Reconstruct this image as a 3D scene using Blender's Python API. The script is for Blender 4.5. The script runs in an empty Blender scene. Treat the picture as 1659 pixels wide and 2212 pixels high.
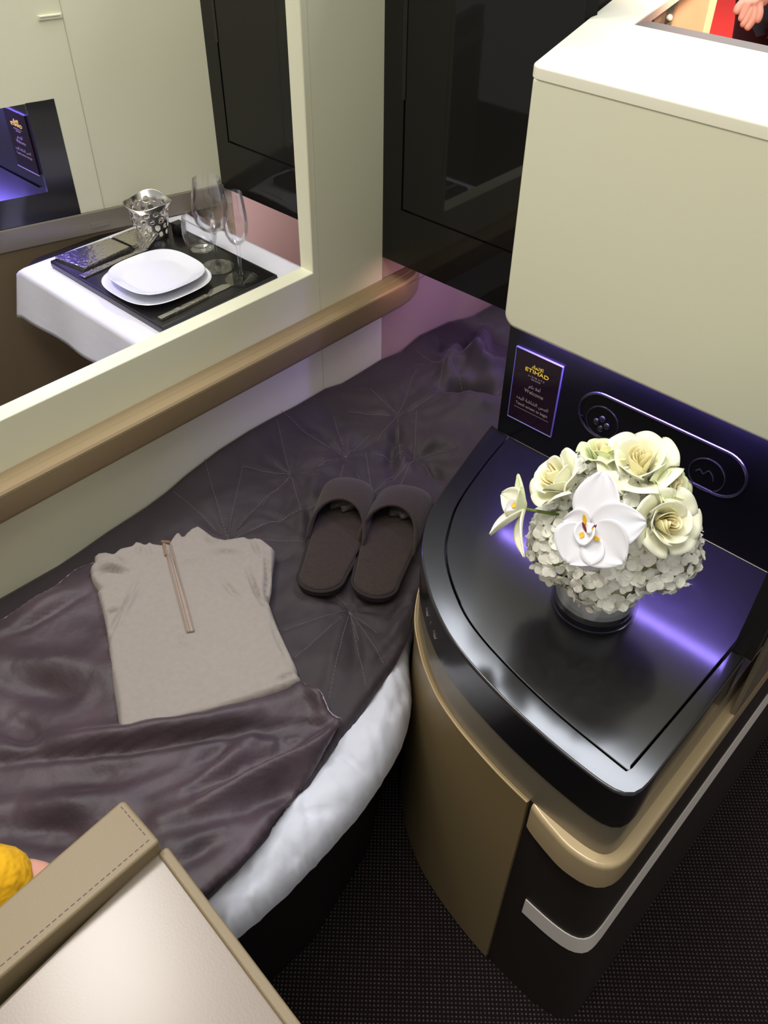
import bpy, bmesh, math, random
import numpy as np
from mathutils import Vector, Matrix, noise
from mathutils.geometry import delaunay_2d_cdt
random.seed(7)
S = bpy.context.scene
COL = S.collection
PI = math.pi

# ---------------------------------------------------------------- camera
CAM = Vector((0, 0, 1.5)); FPX = 1853.0
MW = ((0.73379193, 0.46693409, -0.49347944),      # rows: world x, y, z; columns: picture right, picture down, view
      (0.67928936, -0.49278811, 0.54380681),
      (0.01074114, -0.73425638, -0.6787873))
cd = bpy.data.cameras.new('camera'); cam = bpy.data.objects.new('camera', cd); COL.objects.link(cam)
cd.sensor_fit = 'HORIZONTAL'; cd.sensor_width = 36.0; cd.lens = FPX / 1659.0 * 36.0
cd.clip_start = 0.02; cd.clip_end = 60
cam.matrix_world = Matrix(((MW[0][0], -MW[0][1], -MW[0][2], CAM.x), (MW[1][0], -MW[1][1], -MW[1][2], CAM.y),
                           (MW[2][0], -MW[2][1], -MW[2][2], CAM.z), (0, 0, 0, 1)))
S.camera = cam
# ---------------------------------------------------------------- exposure, world
S.view_settings.view_transform = 'Standard'; S.view_settings.look = 'None'
S.view_settings.exposure = 0.0; S.view_settings.gamma = 1.0; S.view_settings.use_curve_mapping = False
W = bpy.data.worlds.new('hall'); S.world = W; W.use_nodes = True
bg = W.node_tree.nodes['Background']; bg.inputs[0].default_value = (1.0, 0.97, 0.93, 1); bg.inputs[1].default_value = 0.42
# ---------------------------------------------------------------- lamps of the hall, and added fill lamps
def area(name, loc, target, sx, sy, power, color, spread=180):
    l = bpy.data.lights.new(name, 'AREA'); l.shape = 'RECTANGLE'; l.size = sx; l.size_y = sy; l.energy = power; l.color = color
    l.spread = math.radians(spread)
    o = bpy.data.objects.new(name, l); COL.objects.link(o); o.location = loc
    d = Vector(target) - Vector(loc); o.rotation_euler = d.to_track_quat('-Z', 'Y').to_euler()
    return o
area('overhead_light', (-0.95, 2.07, 3.0), (-0.90, 1.60, 0.6), 1.35, 0.46, 43, (0.86, 0.91, 1.0))
area('overhead_light', (-0.30, -0.15, 3.1), (-0.55, 0.75, 0.5), 1.3, 0.8, 31, (1.0, 0.97, 0.89))  # unseen fill added to brighten the upward-facing surfaces
area('overhead_light', (-1.55, 0.25, 3.0), (-1.4, 0.6, 0.7), 0.9, 0.4, 27, (1.0, 0.95, 0.92))
area('fill_light', (-1.8, 4.6, 3.0), (-2.0, 4.9, 0.0), 2.2, 2.0, 190, (1.0, 0.92, 0.85))  # unseen lamp added to brighten the red carpet
area('fill_light', (-0.30, 1.42, 1.62), (-0.86, 1.75, 1.05), 0.16, 0.1, 4, (1.0, 0.74, 0.55), 70)  # small warm lamp added behind the cabinet to brighten the peach panel
# LED strips fitted under the lips of the cabinets
area('led_strip', (-0.37, 0.9585, 0.850), (-0.37, 0.945, 0.64), 0.44, 0.008, 3.2, (0.32, 0.22, 1.0))
area('led_strip', (-1.9, 0.79, 0.945), (-1.9, 0.70, 0.775), 0.36, 0.01, 5.0, (0.22, 0.16, 1.0))
area('led_strip', (-0.98, 1.205, 0.70), (-1.05, 1.24, 0.5), 0.16, 0.01, 0.05, (1.0, 0.50, 0.42))
area('led_strip', (-0.80, 1.36, 0.70), (-0.85, 1.42, 0.45), 0.30, 0.015, 0.8, (0.52, 0.38, 1.0))
area('led_strip', (-1.32, 1.21, 0.70), (-1.34, 1.32, 0.55), 0.36, 0.01, 1.2, (0.98, 0.84, 1.0))

# ---------------------------------------------------------------- helpers
def ray(px, py):
    a, b, c = px - 829.5, py - 1106.0, FPX
    return Vector([r[0]*a + r[1]*b + r[2]*c for r in MW])
def at(px, py, ax, val):                     # point of the plane (axis ax = val) seen at a pixel of the photograph
    d = ray(px, py); t = (val - CAM[ax]) / d[ax]; return CAM + d * t
def atp(px, py, P0, n):
    d = ray(px, py); t = (Vector(P0) - CAM).dot(n) / d.dot(n); return CAM + d * t
def lin(c):
    return tuple(((v/255)/12.92 if v/255 <= 0.04045 else ((v/255+0.055)/1.055)**2.4) for v in c) + (1,)
MATS = {}
def mat(name, rgb, rough=0.5, metal=0.0, coat=0.0, coat_rough=0.05, sheen=0.0, sheen_rough=0.5, sheen_tint=None, trans=0.0, ior=1.5,
        bump=0.0, bscale=200.0, bdetail=3, vary=0.0, vscale=5.0, emit=None, estr=0.0, spec=0.5, stretch=None, sss=0.0):
    m = bpy.data.materials.new(name); m.use_nodes = True; nt = m.node_tree; b = nt.nodes['Principled BSDF']
    col = lin(rgb); b.inputs['Base Color'].default_value = col
    b.inputs['Roughness'].default_value = rough; b.inputs['Metallic'].default_value = metal
    b.inputs['Coat Weight'].default_value = coat; b.inputs['Coat Roughness'].default_value = coat_rough
    b.inputs['Sheen Weight'].default_value = sheen; b.inputs['Sheen Roughness'].default_value = sheen_rough
    if sheen_tint: b.inputs['Sheen Tint'].default_value = lin(sheen_tint)
    b.inputs['Transmission Weight'].default_value = trans; b.inputs['IOR'].default_value = ior
    b.inputs['Specular IOR Level'].default_value = spec
    if sss: b.inputs['Subsurface Weight'].default_value = sss; b.inputs['Subsurface Radius'].default_value = (.01, .01, .006); b.inputs['Subsurface Scale'].default_value = 0.5
    if emit: b.inputs['Emission Color'].default_value = lin(emit); b.inputs['Emission Strength'].default_value = estr
    tc = nt.nodes.new('ShaderNodeTexCoord'); src = tc.outputs['Object']
    if stretch:
        mp = nt.nodes.new('ShaderNodeMapping'); mp.inputs['Scale'].default_value = stretch; nt.links.new(src, mp.inputs[0]); src = mp.outputs[0]
    if vary:
        n = nt.nodes.new('ShaderNodeTexNoise'); n.inputs['Scale'].default_value = vscale; n.inputs['Detail'].default_value = 4
        nt.links.new(src, n.inputs['Vector'])
        r = nt.nodes.new('ShaderNodeValToRGB'); r.color_ramp.elements[0].position = 0.3; r.color_ramp.elements[1].position = 0.7
        r.color_ramp.elements[0].color = tuple(v*(1-vary) for v in col[:3]) + (1,)
        r.color_ramp.elements[1].color = tuple(min(1, v*(1+vary)) for v in col[:3]) + (1,)
        nt.links.new(n.outputs['Fac'], r.inputs[0]); nt.links.new(r.outputs[0], b.inputs['Base Color'])
    if bump:
        n = nt.nodes.new('ShaderNodeTexNoise'); n.inputs['Scale'].default_value = bscale; n.inputs['Detail'].default_value = bdetail
        nt.links.new(src, n.inputs['Vector'])
        bp = nt.nodes.new('ShaderNodeBump'); bp.inputs['Strength'].default_value = 1.0; bp.inputs['Distance'].default_value = bump
        nt.links.new(n.outputs['Fac'], bp.inputs['Height']); nt.links.new(bp.outputs[0], b.inputs['Normal'])
    MATS[name] = m; return m
CREAM = mat('cream_lacquer', (223, 223, 195), rough=0.42, coat=0.25, coat_rough=0.25, bump=0.00008, bscale=900)
CREAMT = mat('cream_satin', (236, 234, 212), rough=0.35, coat=0.2, coat_rough=0.2)
BLACK = mat('black_gloss_lacquer', (19, 18, 20), rough=0.36, spec=0.34, coat=0.85, coat_rough=0.14, bump=0.00002, bscale=700)
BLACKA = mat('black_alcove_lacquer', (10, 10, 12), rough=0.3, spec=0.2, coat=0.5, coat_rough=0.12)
BLACKG = mat('dark_gloss_panel', (17, 16, 14), rough=0.35, spec=0.15, coat=0.5, coat_rough=0.03)
BLACKM = mat('black_side', (17, 15, 16), rough=0.4, coat=0.15, coat_rough=0.2)
DKWOOD = mat('dark_brown_laminate', (36, 30, 27), rough=0.5, bump=0.00015, bscale=60, stretch=(1, 1, 12), vary=0.12, vscale=40)
TAUPE = mat('taupe_metallic', (128, 119, 100), rough=0.42, metal=0.35, coat=0.4, coat_rough=0.15)
GOLD = mat('gold_taupe_metallic', (150, 130, 92), rough=0.4, metal=0.3, coat=0.5, coat_rough=0.14, bump=0.00003, bscale=1500)
GOLDL = mat('pale_gold_lacquer', (196, 174, 134), rough=0.35, metal=0.2, coat=0.5, coat_rough=0.12)
LEATH = mat('beige_leather', (130, 114, 84), rough=0.5, bump=0.00025, bscale=700, bdetail=2, coat=0.1, coat_rough=0.3)
RAILT = mat('beige_rail_leather', (146, 127, 94), rough=0.48, bump=0.0002, bscale=800, coat=0.15, coat_rough=0.3)
SHELL = mat('champagne_shell', (124, 112, 98), rough=0.38, metal=0.1, coat=0.75, coat_rough=0.22, bump=0.00012, bscale=420)
STRIP = mat('pale_step_strip', (215, 208, 200), rough=0.5)
BROWNP = mat('brown_side_panel', (112, 97, 74), rough=0.55, bump=0.0002, bscale=500)
GREYT = mat('grey_taupe_trim', (124, 117, 104), rough=0.4, coat=0.3, coat_rough=0.2)
FOOTW = mat('footwell_lining', (176, 150, 136), rough=0.7, bump=0.0002, bscale=500)
QUILT = mat('aubergine_quilt', (46, 38, 42), rough=0.72, sheen=0.22, sheen_rough=0.4, sheen_tint=(190, 170, 190), bump=0.0004, bscale=160, vary=0.10, vscale=9)
VELVET = mat('aubergine_velvet', (66, 53, 60), rough=0.52, spec=0.45, sheen=1.0, sheen_rough=0.25, sheen_tint=(205, 185, 205), bump=0.0010, bscale=70, bdetail=6, vary=0.35, vscale=12)
THREAD = mat('pale_thread', (108, 94, 98), rough=0.8)
SHEET = mat('white_sheet', (204, 206, 216), rough=0.85, bump=0.0012, bscale=26, bdetail=5)
SHIRT = mat('putty_jersey', (145, 137, 130), rough=0.9, sheen=0.08, bump=0.00025, bscale=900, vary=0.04, vscale=120)
ZIP = mat('tan_zip_tape', (150, 122, 104), rough=0.7)
ZIPM = mat('zip_metal', (170, 140, 120), rough=0.35, metal=0.7)
SLIP = mat('brown_felt', (47, 35, 30), rough=0.95, sheen=0.12, bump=0.0012, bscale=500, vary=0.2, vscale=220)
SLIPD = mat('dark_piping', (34, 25, 27), rough=0.9)
LINER = mat('crinkled_paper', (90, 84, 84), rough=0.5, bump=0.004, bscale=90)
def clear_glass():
    m = bpy.data.materials.new('clear_glass'); m.use_nodes = True; nt = m.node_tree; nt.nodes.clear()
    out = nt.nodes.new('ShaderNodeOutputMaterial'); mx = nt.nodes.new('ShaderNodeMixShader'); tr = nt.nodes.new('ShaderNodeBsdfTransparent'); gl = nt.nodes.new('ShaderNodeBsdfGlossy')
    tr.inputs[0].default_value = (0.98, 0.985, 0.99, 1); gl.inputs['Roughness'].default_value = 0.02; gl.inputs[0].default_value = (1, 1, 1, 1)
    fr = nt.nodes.new('ShaderNodeLayerWeight'); fr.inputs[0].default_value = 0.22
    r_ = nt.nodes.new('ShaderNodeMapRange'); r_.inputs[1].default_value = 0; r_.inputs[2].default_value = 1; r_.inputs[3].default_value = 0.02; r_.inputs[4].default_value = 0.6
    nt.links.new(fr.outputs['Fresnel'], r_.inputs[0]); nt.links.new(r_.outputs[0], mx.inputs[0]); nt.links.new(tr.outputs[0], mx.inputs[1]); nt.links.new(gl.outputs[0], mx.inputs[2]); nt.links.new(mx.outputs[0], out.inputs[0])
    return m
GLASS = clear_glass()
SEAM = mat('cream_seam', (186, 182, 158), rough=0.6)
VLINER = mat('pale_vase_liner', (228, 231, 235), rough=0.5)
PETW = mat('white_petal', (236, 236, 241), rough=0.5)
PETC = mat('cream_rose_petal', (252, 251, 226), rough=0.55, vary=0.04, vscale=30)
PETC2 = mat('cream_rose_heart', (253, 244, 196), rough=0.55)
PETG = mat('pale_green_petal', (234, 240, 196), rough=0.55)
PETH = mat('hydrangea_petal', (251, 251, 238), rough=0.6, vary=0.05, vscale=60)
GREEN = mat('leaf_green', (112, 132, 62), rough=0.6)
YEL = mat('orchid_yellow', (238, 190, 40), rough=0.5)
MAG = mat('orchid_maroon', (130, 40, 60), rough=0.5)
PORC = mat('white_porcelain', (238, 240, 246), rough=0.15, coat=0.6, coat_rough=0.04)
CLOTH = mat('white_tablecloth', (226, 226, 236), rough=0.85, bump=0.0006, bscale=60, bdetail=4)
TRAY = mat('black_tray', (20, 18, 18), rough=0.35, coat=0.4, coat_rough=0.12)
STEEL = mat('polished_steel', (226, 224, 220), rough=0.24, metal=1.0)
HAMM = mat('hammered_steel', (212, 208, 198), rough=0.25, metal=1.0, bump=0.0016, bscale=120, bdetail=1)
SCREEN = mat('dark_screen', (8, 5, 9), rough=0.2, spec=0.2, coat=0.4, coat_rough=0.05, emit=(40, 18, 36), estr=0.3)
GEDGE = mat('polished_glass_edge', (150, 145, 190), rough=0.3, metal=0.7)
GOLDTXT = mat('gold_lettering', (190, 160, 40), rough=0.5, emit=(205, 180, 50), estr=0.5)
GREYTXT = mat('grey_lettering', (90, 80, 76), rough=0.6, emit=(128, 112, 104), estr=0.45)
ICON = mat('grey_icon_print', (130, 125, 118), rough=0.5)
SKIN = mat('skin', (214, 158, 138), rough=0.55, sss=0.1, vary=0.05, vscale=20)
YSHIRT = mat('yellow_cloth', (232, 176, 12), rough=0.85, bump=0.012, bscale=26, vary=0.12, vscale=18)
DARKCL = mat('dark_cloth', (30, 26, 32), rough=0.9)
NAVY = mat('navy_cloth', (24, 24, 52), rough=0.9)
HAIR = mat('dark_hair', (28, 20, 16), rough=0.6)
PEACH = mat('peach_panel', (226, 178, 142), rough=0.6, bump=0.0002, bscale=300)
RED = mat('red_carpet', (215, 40, 34), rough=0.95, bump=0.002, bscale=300, vary=0.18, vscale=120)
BROWNTR = mat('brown_edge_trim', (62, 50, 46), rough=0.5)
SOLE = mat('black_rubber', (15, 15, 15), rough=0.8, spec=0.15)
# carpet with a woven grid of pale dots
def carpet():
    m = bpy.data.materials.new('dotted_dark_carpet'); m.use_nodes = True; nt = m.node_tree; b = nt.nodes['Principled BSDF']
    b.inputs['Roughness'].default_value = 0.95; b.inputs['Specular IOR Level'].default_value = 0.15
    tc = nt.nodes.new('ShaderNodeTexCoord'); mp = nt.nodes.new('ShaderNodeMapping'); mp.inputs['Rotation'].default_value = (0, 0, 0.06)
    nt.links.new(tc.outputs['Object'], mp.inputs[0])
    sp = nt.nodes.new('ShaderNodeSeparateXYZ'); nt.links.new(mp.outputs[0], sp.inputs[0])
    def mth(op, a, bb=None):
        n = nt.nodes.new('ShaderNodeMath'); n.operation = op
        for i, v in enumerate((a, bb)):
            if v is None: continue
            if isinstance(v, (int, float)): n.inputs[i].default_value = v
            else: nt.links.new(v, n.inputs[i])
        return n.outputs[0]
    k = 2*PI/0.0092
    sx = mth('SINE', mth('MULTIPLY', sp.outputs[0], k)); sy = mth('SINE', mth('MULTIPLY', sp.outputs[1], k))
    pr = mth('MULTIPLY', sx, sy)
    r = nt.nodes.new('ShaderNodeValToRGB'); r.color_ramp.elements[0].position = 0.35; r.color_ramp.elements[1].position = 0.75
    nt.links.new(pr, r.inputs[0])
    n = nt.nodes.new('ShaderNodeTexNoise'); n.inputs['Scale'].default_value = 60; nt.links.new(mp.outputs[0], n.inputs['Vector'])
    f = mth('MULTIPLY', r.outputs[0], mth('MULTIPLY', n.outputs['Fac'], 1.5))
    mx = nt.nodes.new('ShaderNodeMixRGB'); mx.inputs[1].default_value = lin((26, 20, 21)); mx.inputs[2].default_value = lin((92, 80, 78))
    nt.links.new(f, mx.inputs[0]); nt.links.new(mx.outputs[0], b.inputs['Base Color'])
    bp = nt.nodes.new('ShaderNodeBump'); bp.inputs['Distance'].default_value = 0.0015; nt.links.new(pr, bp.inputs['Height']); nt.links.new(bp.outputs[0], b.inputs['Normal'])
    return m
CARPET = carpet()

def tag(o, label=None, cat=None, group=None, kind=None):
    if label: o['label'] = label
    if cat: o['category'] = cat
    if group: o['group'] = group
    if kind: o['kind'] = kind
    return o
def thing(name, label, cat, loc=(0, 0, 0), group=None):
    o = bpy.data.objects.new(name, None); COL.objects.link(o); o.location = loc; o.empty_display_size = 0.05
    return tag(o, label, cat, group)
def obj(name, bm, m, parent=None, smooth=True, mods=(), auto=35):
    me = bpy.data.meshes.new(name); bmesh.ops.recalc_face_normals(bm, faces=bm.faces); bm.to_mesh(me); bm.free()
    o = bpy.data.objects.new(name, me); COL.objects.link(o)
    ms = m if isinstance(m, (list, tuple)) else [m]
    for q in ms: me.materials.append(q)
    if smooth:
        for p in me.polygons: p.use_smooth = True
        if auto: me.set_sharp_from_angle(angle=math.radians(auto))
    if parent is not None:
        o.parent = parent
        o.matrix_parent_inverse = Matrix.Translation(-absloc(parent))
    for k, kw in mods:
        md = o.modifiers.new(k.lower(), k)
        for a, v in kw.items(): setattr(md, a, v)
    if smooth and auto and not mods:
        md = o.modifiers.new('weighted_normal', 'WEIGHTED_NORMAL'); md.keep_sharp = True; md.weight = 80
    return o
def absloc(p):
    v = Vector(p.location)
    if p.parent is not None: v = v + absloc(p.parent) * 0 if p.type == 'MESH' else v + absloc(p.parent)
    return v
def struct(name, bm, m, **k):
    o = obj(name, bm, m, **k); o['kind'] = 'structure'; return o
def box(bm, x0, x1, y0, y1, z0, z1, M=None, mi=0):
    vs = [bm.verts.new((x, y, z)) for z in (z0, z1) for y in (y0, y1) for x in (x0, x1)]
    if M is not None:
        for v in vs: v.co = M @ v.co
    for f in ((0, 2, 3, 1), (4, 5, 7, 6), (0, 1, 5, 4), (2, 6, 7, 3), (0, 4, 6, 2), (1, 3, 7, 5)):
        fc = bm.faces.new([vs[i] for i in f]); fc.material_index = mi
    return vs
def bevel(bm, w=0.003, seg=2):
    bmesh.ops.bevel(bm, geom=list(bm.edges), offset=w, segments=seg, affect='EDGES', profile=0.5, clamp_overlap=True)
    return bm
def bx(x0, x1, y0, y1, z0, z1, w=0.0, seg=2, M=None):
    bm = bmesh.new(); box(bm, x0, x1, y0, y1, z0, z1, M)
    if w: bevel(bm, w, seg)
    return bm
def prism(poly, z0, z1, bevel_top=0.0, bevel_bot=0.0, seg=4, M=None, bm=None):   # polygon (ccw) extruded, edges rounded by inward offsets
    bm = bm or bmesh.new(); n = len(poly); P = [Vector((p[0], p[1])) for p in poly]
    if sum(P[i].x*P[(i+1) % n].y - P[(i+1) % n].x*P[i].y for i in range(n)) < 0: P.reverse()
    nr = []
    for i in range(n):
        a = (P[i]-P[i-1]).normalized(); b = (P[(i+1) % n]-P[i]).normalized()
        na = Vector((-a.y, a.x)); nb = Vector((-b.y, b.x)); m = (na+nb); m = m.normalized() if m.length > 1e-6 else na
        nr.append(m / max(0.5, m.dot(na)))
    rings = []
    prof = []
    if bevel_bot:
        for k in range(seg+1):
            t = k/seg*PI/2; prof.append((bevel_bot*(1-math.sin(t)), z0+bevel_bot*(1-math.cos(t))))
    else: prof.append((0, z0))
    if bevel_top:
        for k in range(seg+1):
            t = k/seg*PI/2; prof.append((bevel_top*(1-math.cos(t)), z1-bevel_top*(1-math.sin(t))))
    else: prof.append((0, z1))
    for d, z in prof:
        rings.append([bm.verts.new((P[i].x+nr[i].x*d, P[i].y+nr[i].y*d, z)) for i in range(n)])
    if M is not None:
        for r in rings:
            for v in r: v.co = M @ v.co
    for r, s in zip(rings, rings[1:]):
        for i in range(n): bm.faces.new((r[i], r[(i+1) % n], s[(i+1) % n], s[i]))
    bm.faces.new(list(reversed(rings[0]))); bm.faces.new(rings[-1])
    return bm
def tube(bm, pts, r, n=8, closed=False, caps=True, flat=None):
    pts = [Vector(p) for p in pts]; rings = []; N = len(pts)
    up = None
    for i, p in enumerate(pts):
        if closed: d = pts[(i+1) % N]-pts[i-1]
        else: d = pts[min(i+1, N-1)]-pts[max(i-1, 0)]
        if d.length < 1e-9: d = Vector((0, 0, 1))
        d.normalize()
        if up is None: up = Vector((0, 0, 1)) if abs(d.z) < 0.9 else Vector((1, 0, 0))
        s = d.cross(up); s = s.normalized() if s.length > 1e-6 else d.orthogonal().normalized()
        up = s.cross(d).normalized()
        rr = r[i] if isinstance(r, (list, tuple)) else r
        rings.append([bm.verts.new(p + (s*math.cos(2*PI*k/n)+up*math.sin(2*PI*k/n)*(flat or 1))*rr) for k in range(n)])
    rng = range(N) if closed else range(N-1)
    for i in rng:
        a, b = rings[i], rings[(i+1) % N]
        for k in range(n): bm.faces.new((a[k], a[(k+1) % n], b[(k+1) % n], b[k]))
    if caps and not closed:
        bm.faces.new(list(reversed(rings[0]))); bm.faces.new(rings[-1])
    return bm
def lathe(prof, n=48, c=(0, 0, 0), bm=None, wob=None):
    bm = bm or bmesh.new(); rings = []
    for r, z in prof:
        if r < 1e-6: rings.append([bm.verts.new((c[0], c[1], c[2]+z))])
        else: rings.append([bm.verts.new((c[0]+r*math.cos(2*PI*k/n), c[1]+r*math.sin(2*PI*k/n), c[2]+z)) for k in range(n)])
    for a, b in zip(rings, rings[1:]):
        for k in range(n):
            q = [a[k % len(a)], a[(k+1) % len(a)], b[(k+1) % len(b)], b[k % len(b)]]
            u = []
            for v in q:
                if v not in u: u.append(v)
            if len(u) > 2: bm.faces.new(u)
    return bm
def smooth_line(pts, step=0.006, closed=False):
    P = [Vector(p) for p in pts]; n = len(P); out = []
    for i in range(n if closed else n-1):
        if closed: p0, p1, p2, p3 = P[i-1], P[i], P[(i+1) % n], P[(i+2) % n]
        else: p0, p1, p2, p3 = P[max(i-1, 0)], P[i], P[i+1], P[min(i+2, n-1)]
        k = max(1, int((p2-p1).length/step))
        for j in range(k):
            t = j/k; out.append(0.5*((2*p1)+(p2-p0)*t+(2*p0-5*p1+4*p2-p3)*t*t+(3*p1-p0-3*p2+p3)*t**3))
    if not closed: out.append(P[-1])
    return out
def resample(P, n):
    L = [0]
    for a, b in zip(P, P[1:]): L.append(L[-1]+(b-a).length)
    out = []; j = 0
    for i in range(n):
        s = L[-1]*i/(n-1)
        while j < len(L)-2 and L[j+1] < s: j += 1
        t = (s-L[j])/max(1e-9, L[j+1]-L[j]); out.append(P[j].lerp(P[j+1], t))
    return out
def seg_dist(X, Y, pts):                     # numpy distance to a polyline and the arc fraction of the nearest point
    best = np.full(X.shape, 1e9); frac = np.zeros(X.shape); side = np.zeros(X.shape)
    L = [0]
    for a, b in zip(pts, pts[1:]): L.append(L[-1]+math.hypot(b[0]-a[0], b[1]-a[1]))
    for i, (a, b) in enumerate(zip(pts, pts[1:])):
        dx, dy = b[0]-a[0], b[1]-a[1]; l2 = dx*dx+dy*dy+1e-12
        t = np.clip(((X-a[0])*dx+(Y-a[1])*dy)/l2, 0, 1)
        d = np.hypot(X-a[0]-t*dx, Y-a[1]-t*dy); m = d < best
        best = np.where(m, d, best); frac = np.where(m, (L[i]+t*(L[i+1]-L[i]))/L[-1], frac)
        side = np.where(m, np.sign(dx*(Y-a[1])-dy*(X-a[0])), side)
    return best, frac, side
def nz(X, Y, s, seed=0.0, octv=3):
    out = np.zeros(X.shape); f = out.ravel(); xs = X.ravel(); ys = Y.ravel()
    for i in range(len(f)): f[i] = noise.fractal(Vector((xs[i]*s+seed, ys[i]*s-seed, seed*0.7)), 1.0, 2.0, octv)
    return out
def patch(poly, zf, step, edge_step=None):   # dense triangulated sheet over a polygon, z from zf(X, Y, D) with D the distance to the border
    P = [Vector((p[0], p[1])) for p in poly]; n = len(P); es = edge_step or step*0.7
    B = []
    for i in range(n):
        a, b = P[i], P[(i+1) % n]; k = max(1, int((b-a).length/es))
        for j in range(k): B.append(a.lerp(b, j/k))
    nb = len(B)
    xs = [p.x for p in B]; ys = [p.y for p in B]
    gx, gy = np.meshgrid(np.arange(min(xs), max(xs), step), np.arange(min(ys), max(ys), step*0.866))
    gx = gx + (np.arange(gx.shape[0]) % 2)[:, None]*step*0.5
    gx = gx.ravel(); gy = gy.ravel()
    bxy = [(p.x, p.y) for p in B] + [(B[0].x, B[0].y)]
    D, _, _ = seg_dist(gx, gy, bxy)
    ins = np.zeros(gx.shape, bool)
    for i in range(nb):
        x0, y0 = bxy[i]; x1, y1 = bxy[i+1]
        c = ((y0 > gy) != (y1 > gy)); xi = (x1-x0)*(gy-y0)/((y1-y0) if y1 != y0 else 1e-12)+x0
        ins ^= (c & (gx < xi))
    ok = ins & (D > es*0.55)
    gx, gy, D = gx[ok], gy[ok], D[ok]
    pts = [Vector(b) for b in bxy[:-1]] + [Vector((a, b)) for a, b in zip(gx, gy)]
    co, ed, fc, _, _, _ = delaunay_2d_cdt(pts, [(i, (i+1) % nb) for i in range(nb)], [list(range(nb))], 1, 1e-7)
    X = np.array([c.x for c in co]); Y = np.array([c.y for c in co]); D, _, _ = seg_dist(X, Y, bxy)
    Z = zf(X, Y, D)
    bm = bmesh.new(); vs = [bm.verts.new((x, y, z)) for x, y, z in zip(X, Y, Z)]
    for f in fc:
        try: bm.faces.new([vs[i] for i in f])
        except ValueError: pass
    return bm
def roll(D, r, h):                           # rounded border: falls by h over the last r metres
    t = np.clip(1-D/r, 0, 1); return h*(1-np.sqrt(np.clip(1-t*t, 0, 1)))
def skin(name, verts, edges, radii, m, parent=None, levels=2, root=0):
    me = bpy.data.meshes.new(name); me.from_pydata([tuple(v) for v in verts], edges, []); o = bpy.data.objects.new(name, me); COL.objects.link(o)
    me.materials.append(m)
    md = o.modifiers.new('skin', 'SKIN'); md.use_smooth_shade = True
    sv = me.skin_vertices[0].data
    for i, r in enumerate(radii):
        sv[i].radius = r if isinstance(r, tuple) else (r, r); sv[i].use_root = (i == root)
    if levels:
        s = o.modifiers.new('sub', 'SUBSURF'); s.levels = levels; s.render_levels = levels
    if parent is not None: o.parent = parent; o.matrix_parent_inverse = Matrix.Translation(-Vector(parent.location))
    return o

# ================================================================= the setting
XW = -1.08; YE = 1.174; ZC = 0.64
struct('floor', bx(-4.2, 1.6, -1.6, 2.3, -0.05, 0.0), CARPET, smooth=False)
struct('floor_aisle', bx(-6.0, 1.6, 2.3, 10.0, -0.05, 0.0), RED, smooth=False)
# partition wall between the two suites: one shell with its window opening
def wall_profile():
    bm = bmesh.new(); t = 0.034
    x0, x1 = XW-t, XW
    def pl(y0, y1, z0, z1): box(bm, x0, x1, y0, y1, z0, z1)
    Y0, Y1, ZT = -0.9, YE, 1.62
    # outer loop and inner loop (the opening), bridged
    outer = [(Y0, 0), (Y1, 0), (Y1, ZT), (Y0, ZT)]; inner = [(-0.45, 0.75), (0.986, 0.75), (0.986, 1.52), (-0.45, 1.52)]
    A = [[bm.verts.new((x, y, z)) for y, z in outer] for x in (x0, x1)]; B = [[bm.verts.new((x, y, z)) for y, z in inner] for x in (x0, x1)]
    for s in (0, 1):
        for i in range(4): bm.faces.new((A[s][i], A[s][(i+1) % 4], B[s][(i+1) % 4], B[s][i]))
    for i in range(4):
        bm.faces.new((A[0][i], A[0][(i+1) % 4], A[1][(i+1) % 4], A[1][i])); bm.faces.new((B[0][i], B[0][(i+1) % 4], B[1][(i+1) % 4], B[1][i]))
    es = [e for e in bm.edges if all(v in B[0]+B[1] for v in e.verts)]
    bmesh.ops.recalc_face_normals(bm, faces=bm.faces)
    bmesh.ops.bevel(bm, geom=es, offset=0.0025, segments=3, affect='EDGES', profile=0.5)
    return bm
wl = struct('wall_left', wall_profile(), CREAM)
bm = bmesh.new(); tube(bm, [(XW+0.0001, 1.0, 0.46), (XW+0.0001, 1.0, 1.6)], 0.0005, 6)
struct('trim_1', bm, SEAM)
# footwell lining beyond the wall
struct('wall_footwell_left', bx(XW-0.034, XW-0.002, YE+0.0005, 1.70, 0, 0.713), FOOTW, smooth=False)
struct('wall_footwell_right', bx(-0.665, -0.645, YE+0.035, 1.70, 0, 0.713), FOOTW, smooth=False)
struct('wall_footwell_back', bx(XW-0.034, -0.645, 1.7005, 1.72, 0, 0.713), FOOTW, smooth=False)

# armrest rail running along the wall
t = thing('wall_rail', 'long beige leather armrest rail fixed along the cream wall above the bed', 'armrest', (XW, 0.4, 0.63))
sec = [(0.0, 0.667), (0.020, 0.6665), (0.021, 0.6655), (0.0385, 0.6655), (0.0415, 0.662), (0.042, 0.655), (0.037, 0.618), (0.031, 0.607), (0.0, 0.598)]
bm = bmesh.new(); ys = [-0.5 + i*0.1 for i in range(18)] + [1.235, 1.26, 1.275, 1.285]
rings = []
for y in ys:
    k = 1.0 if y <= 1.2 else max(0.12, 1-((y-1.2)/0.09)**2)
    rings.append([bm.verts.new((XW+0.0002+a*k, y, z)) for a, z in sec])
for r, s in zip(rings, rings[1:]):
    for i in range(len(sec)): bm.faces.new((r[i], r[(i+1) % len(sec)], s[(i+1) % len(sec)], s[i]))
bm.faces.new(rings[0]); bm.faces.new(rings[-1])
obj('padding', bm, RAILT, t, auto=22)
bm = bmesh.new()
for i in range(170):
    y = -0.1+i*0.008; box(bm, XW+0.0405, XW+0.0425, y, y+0.005, 0.6585, 0.6592)
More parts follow.
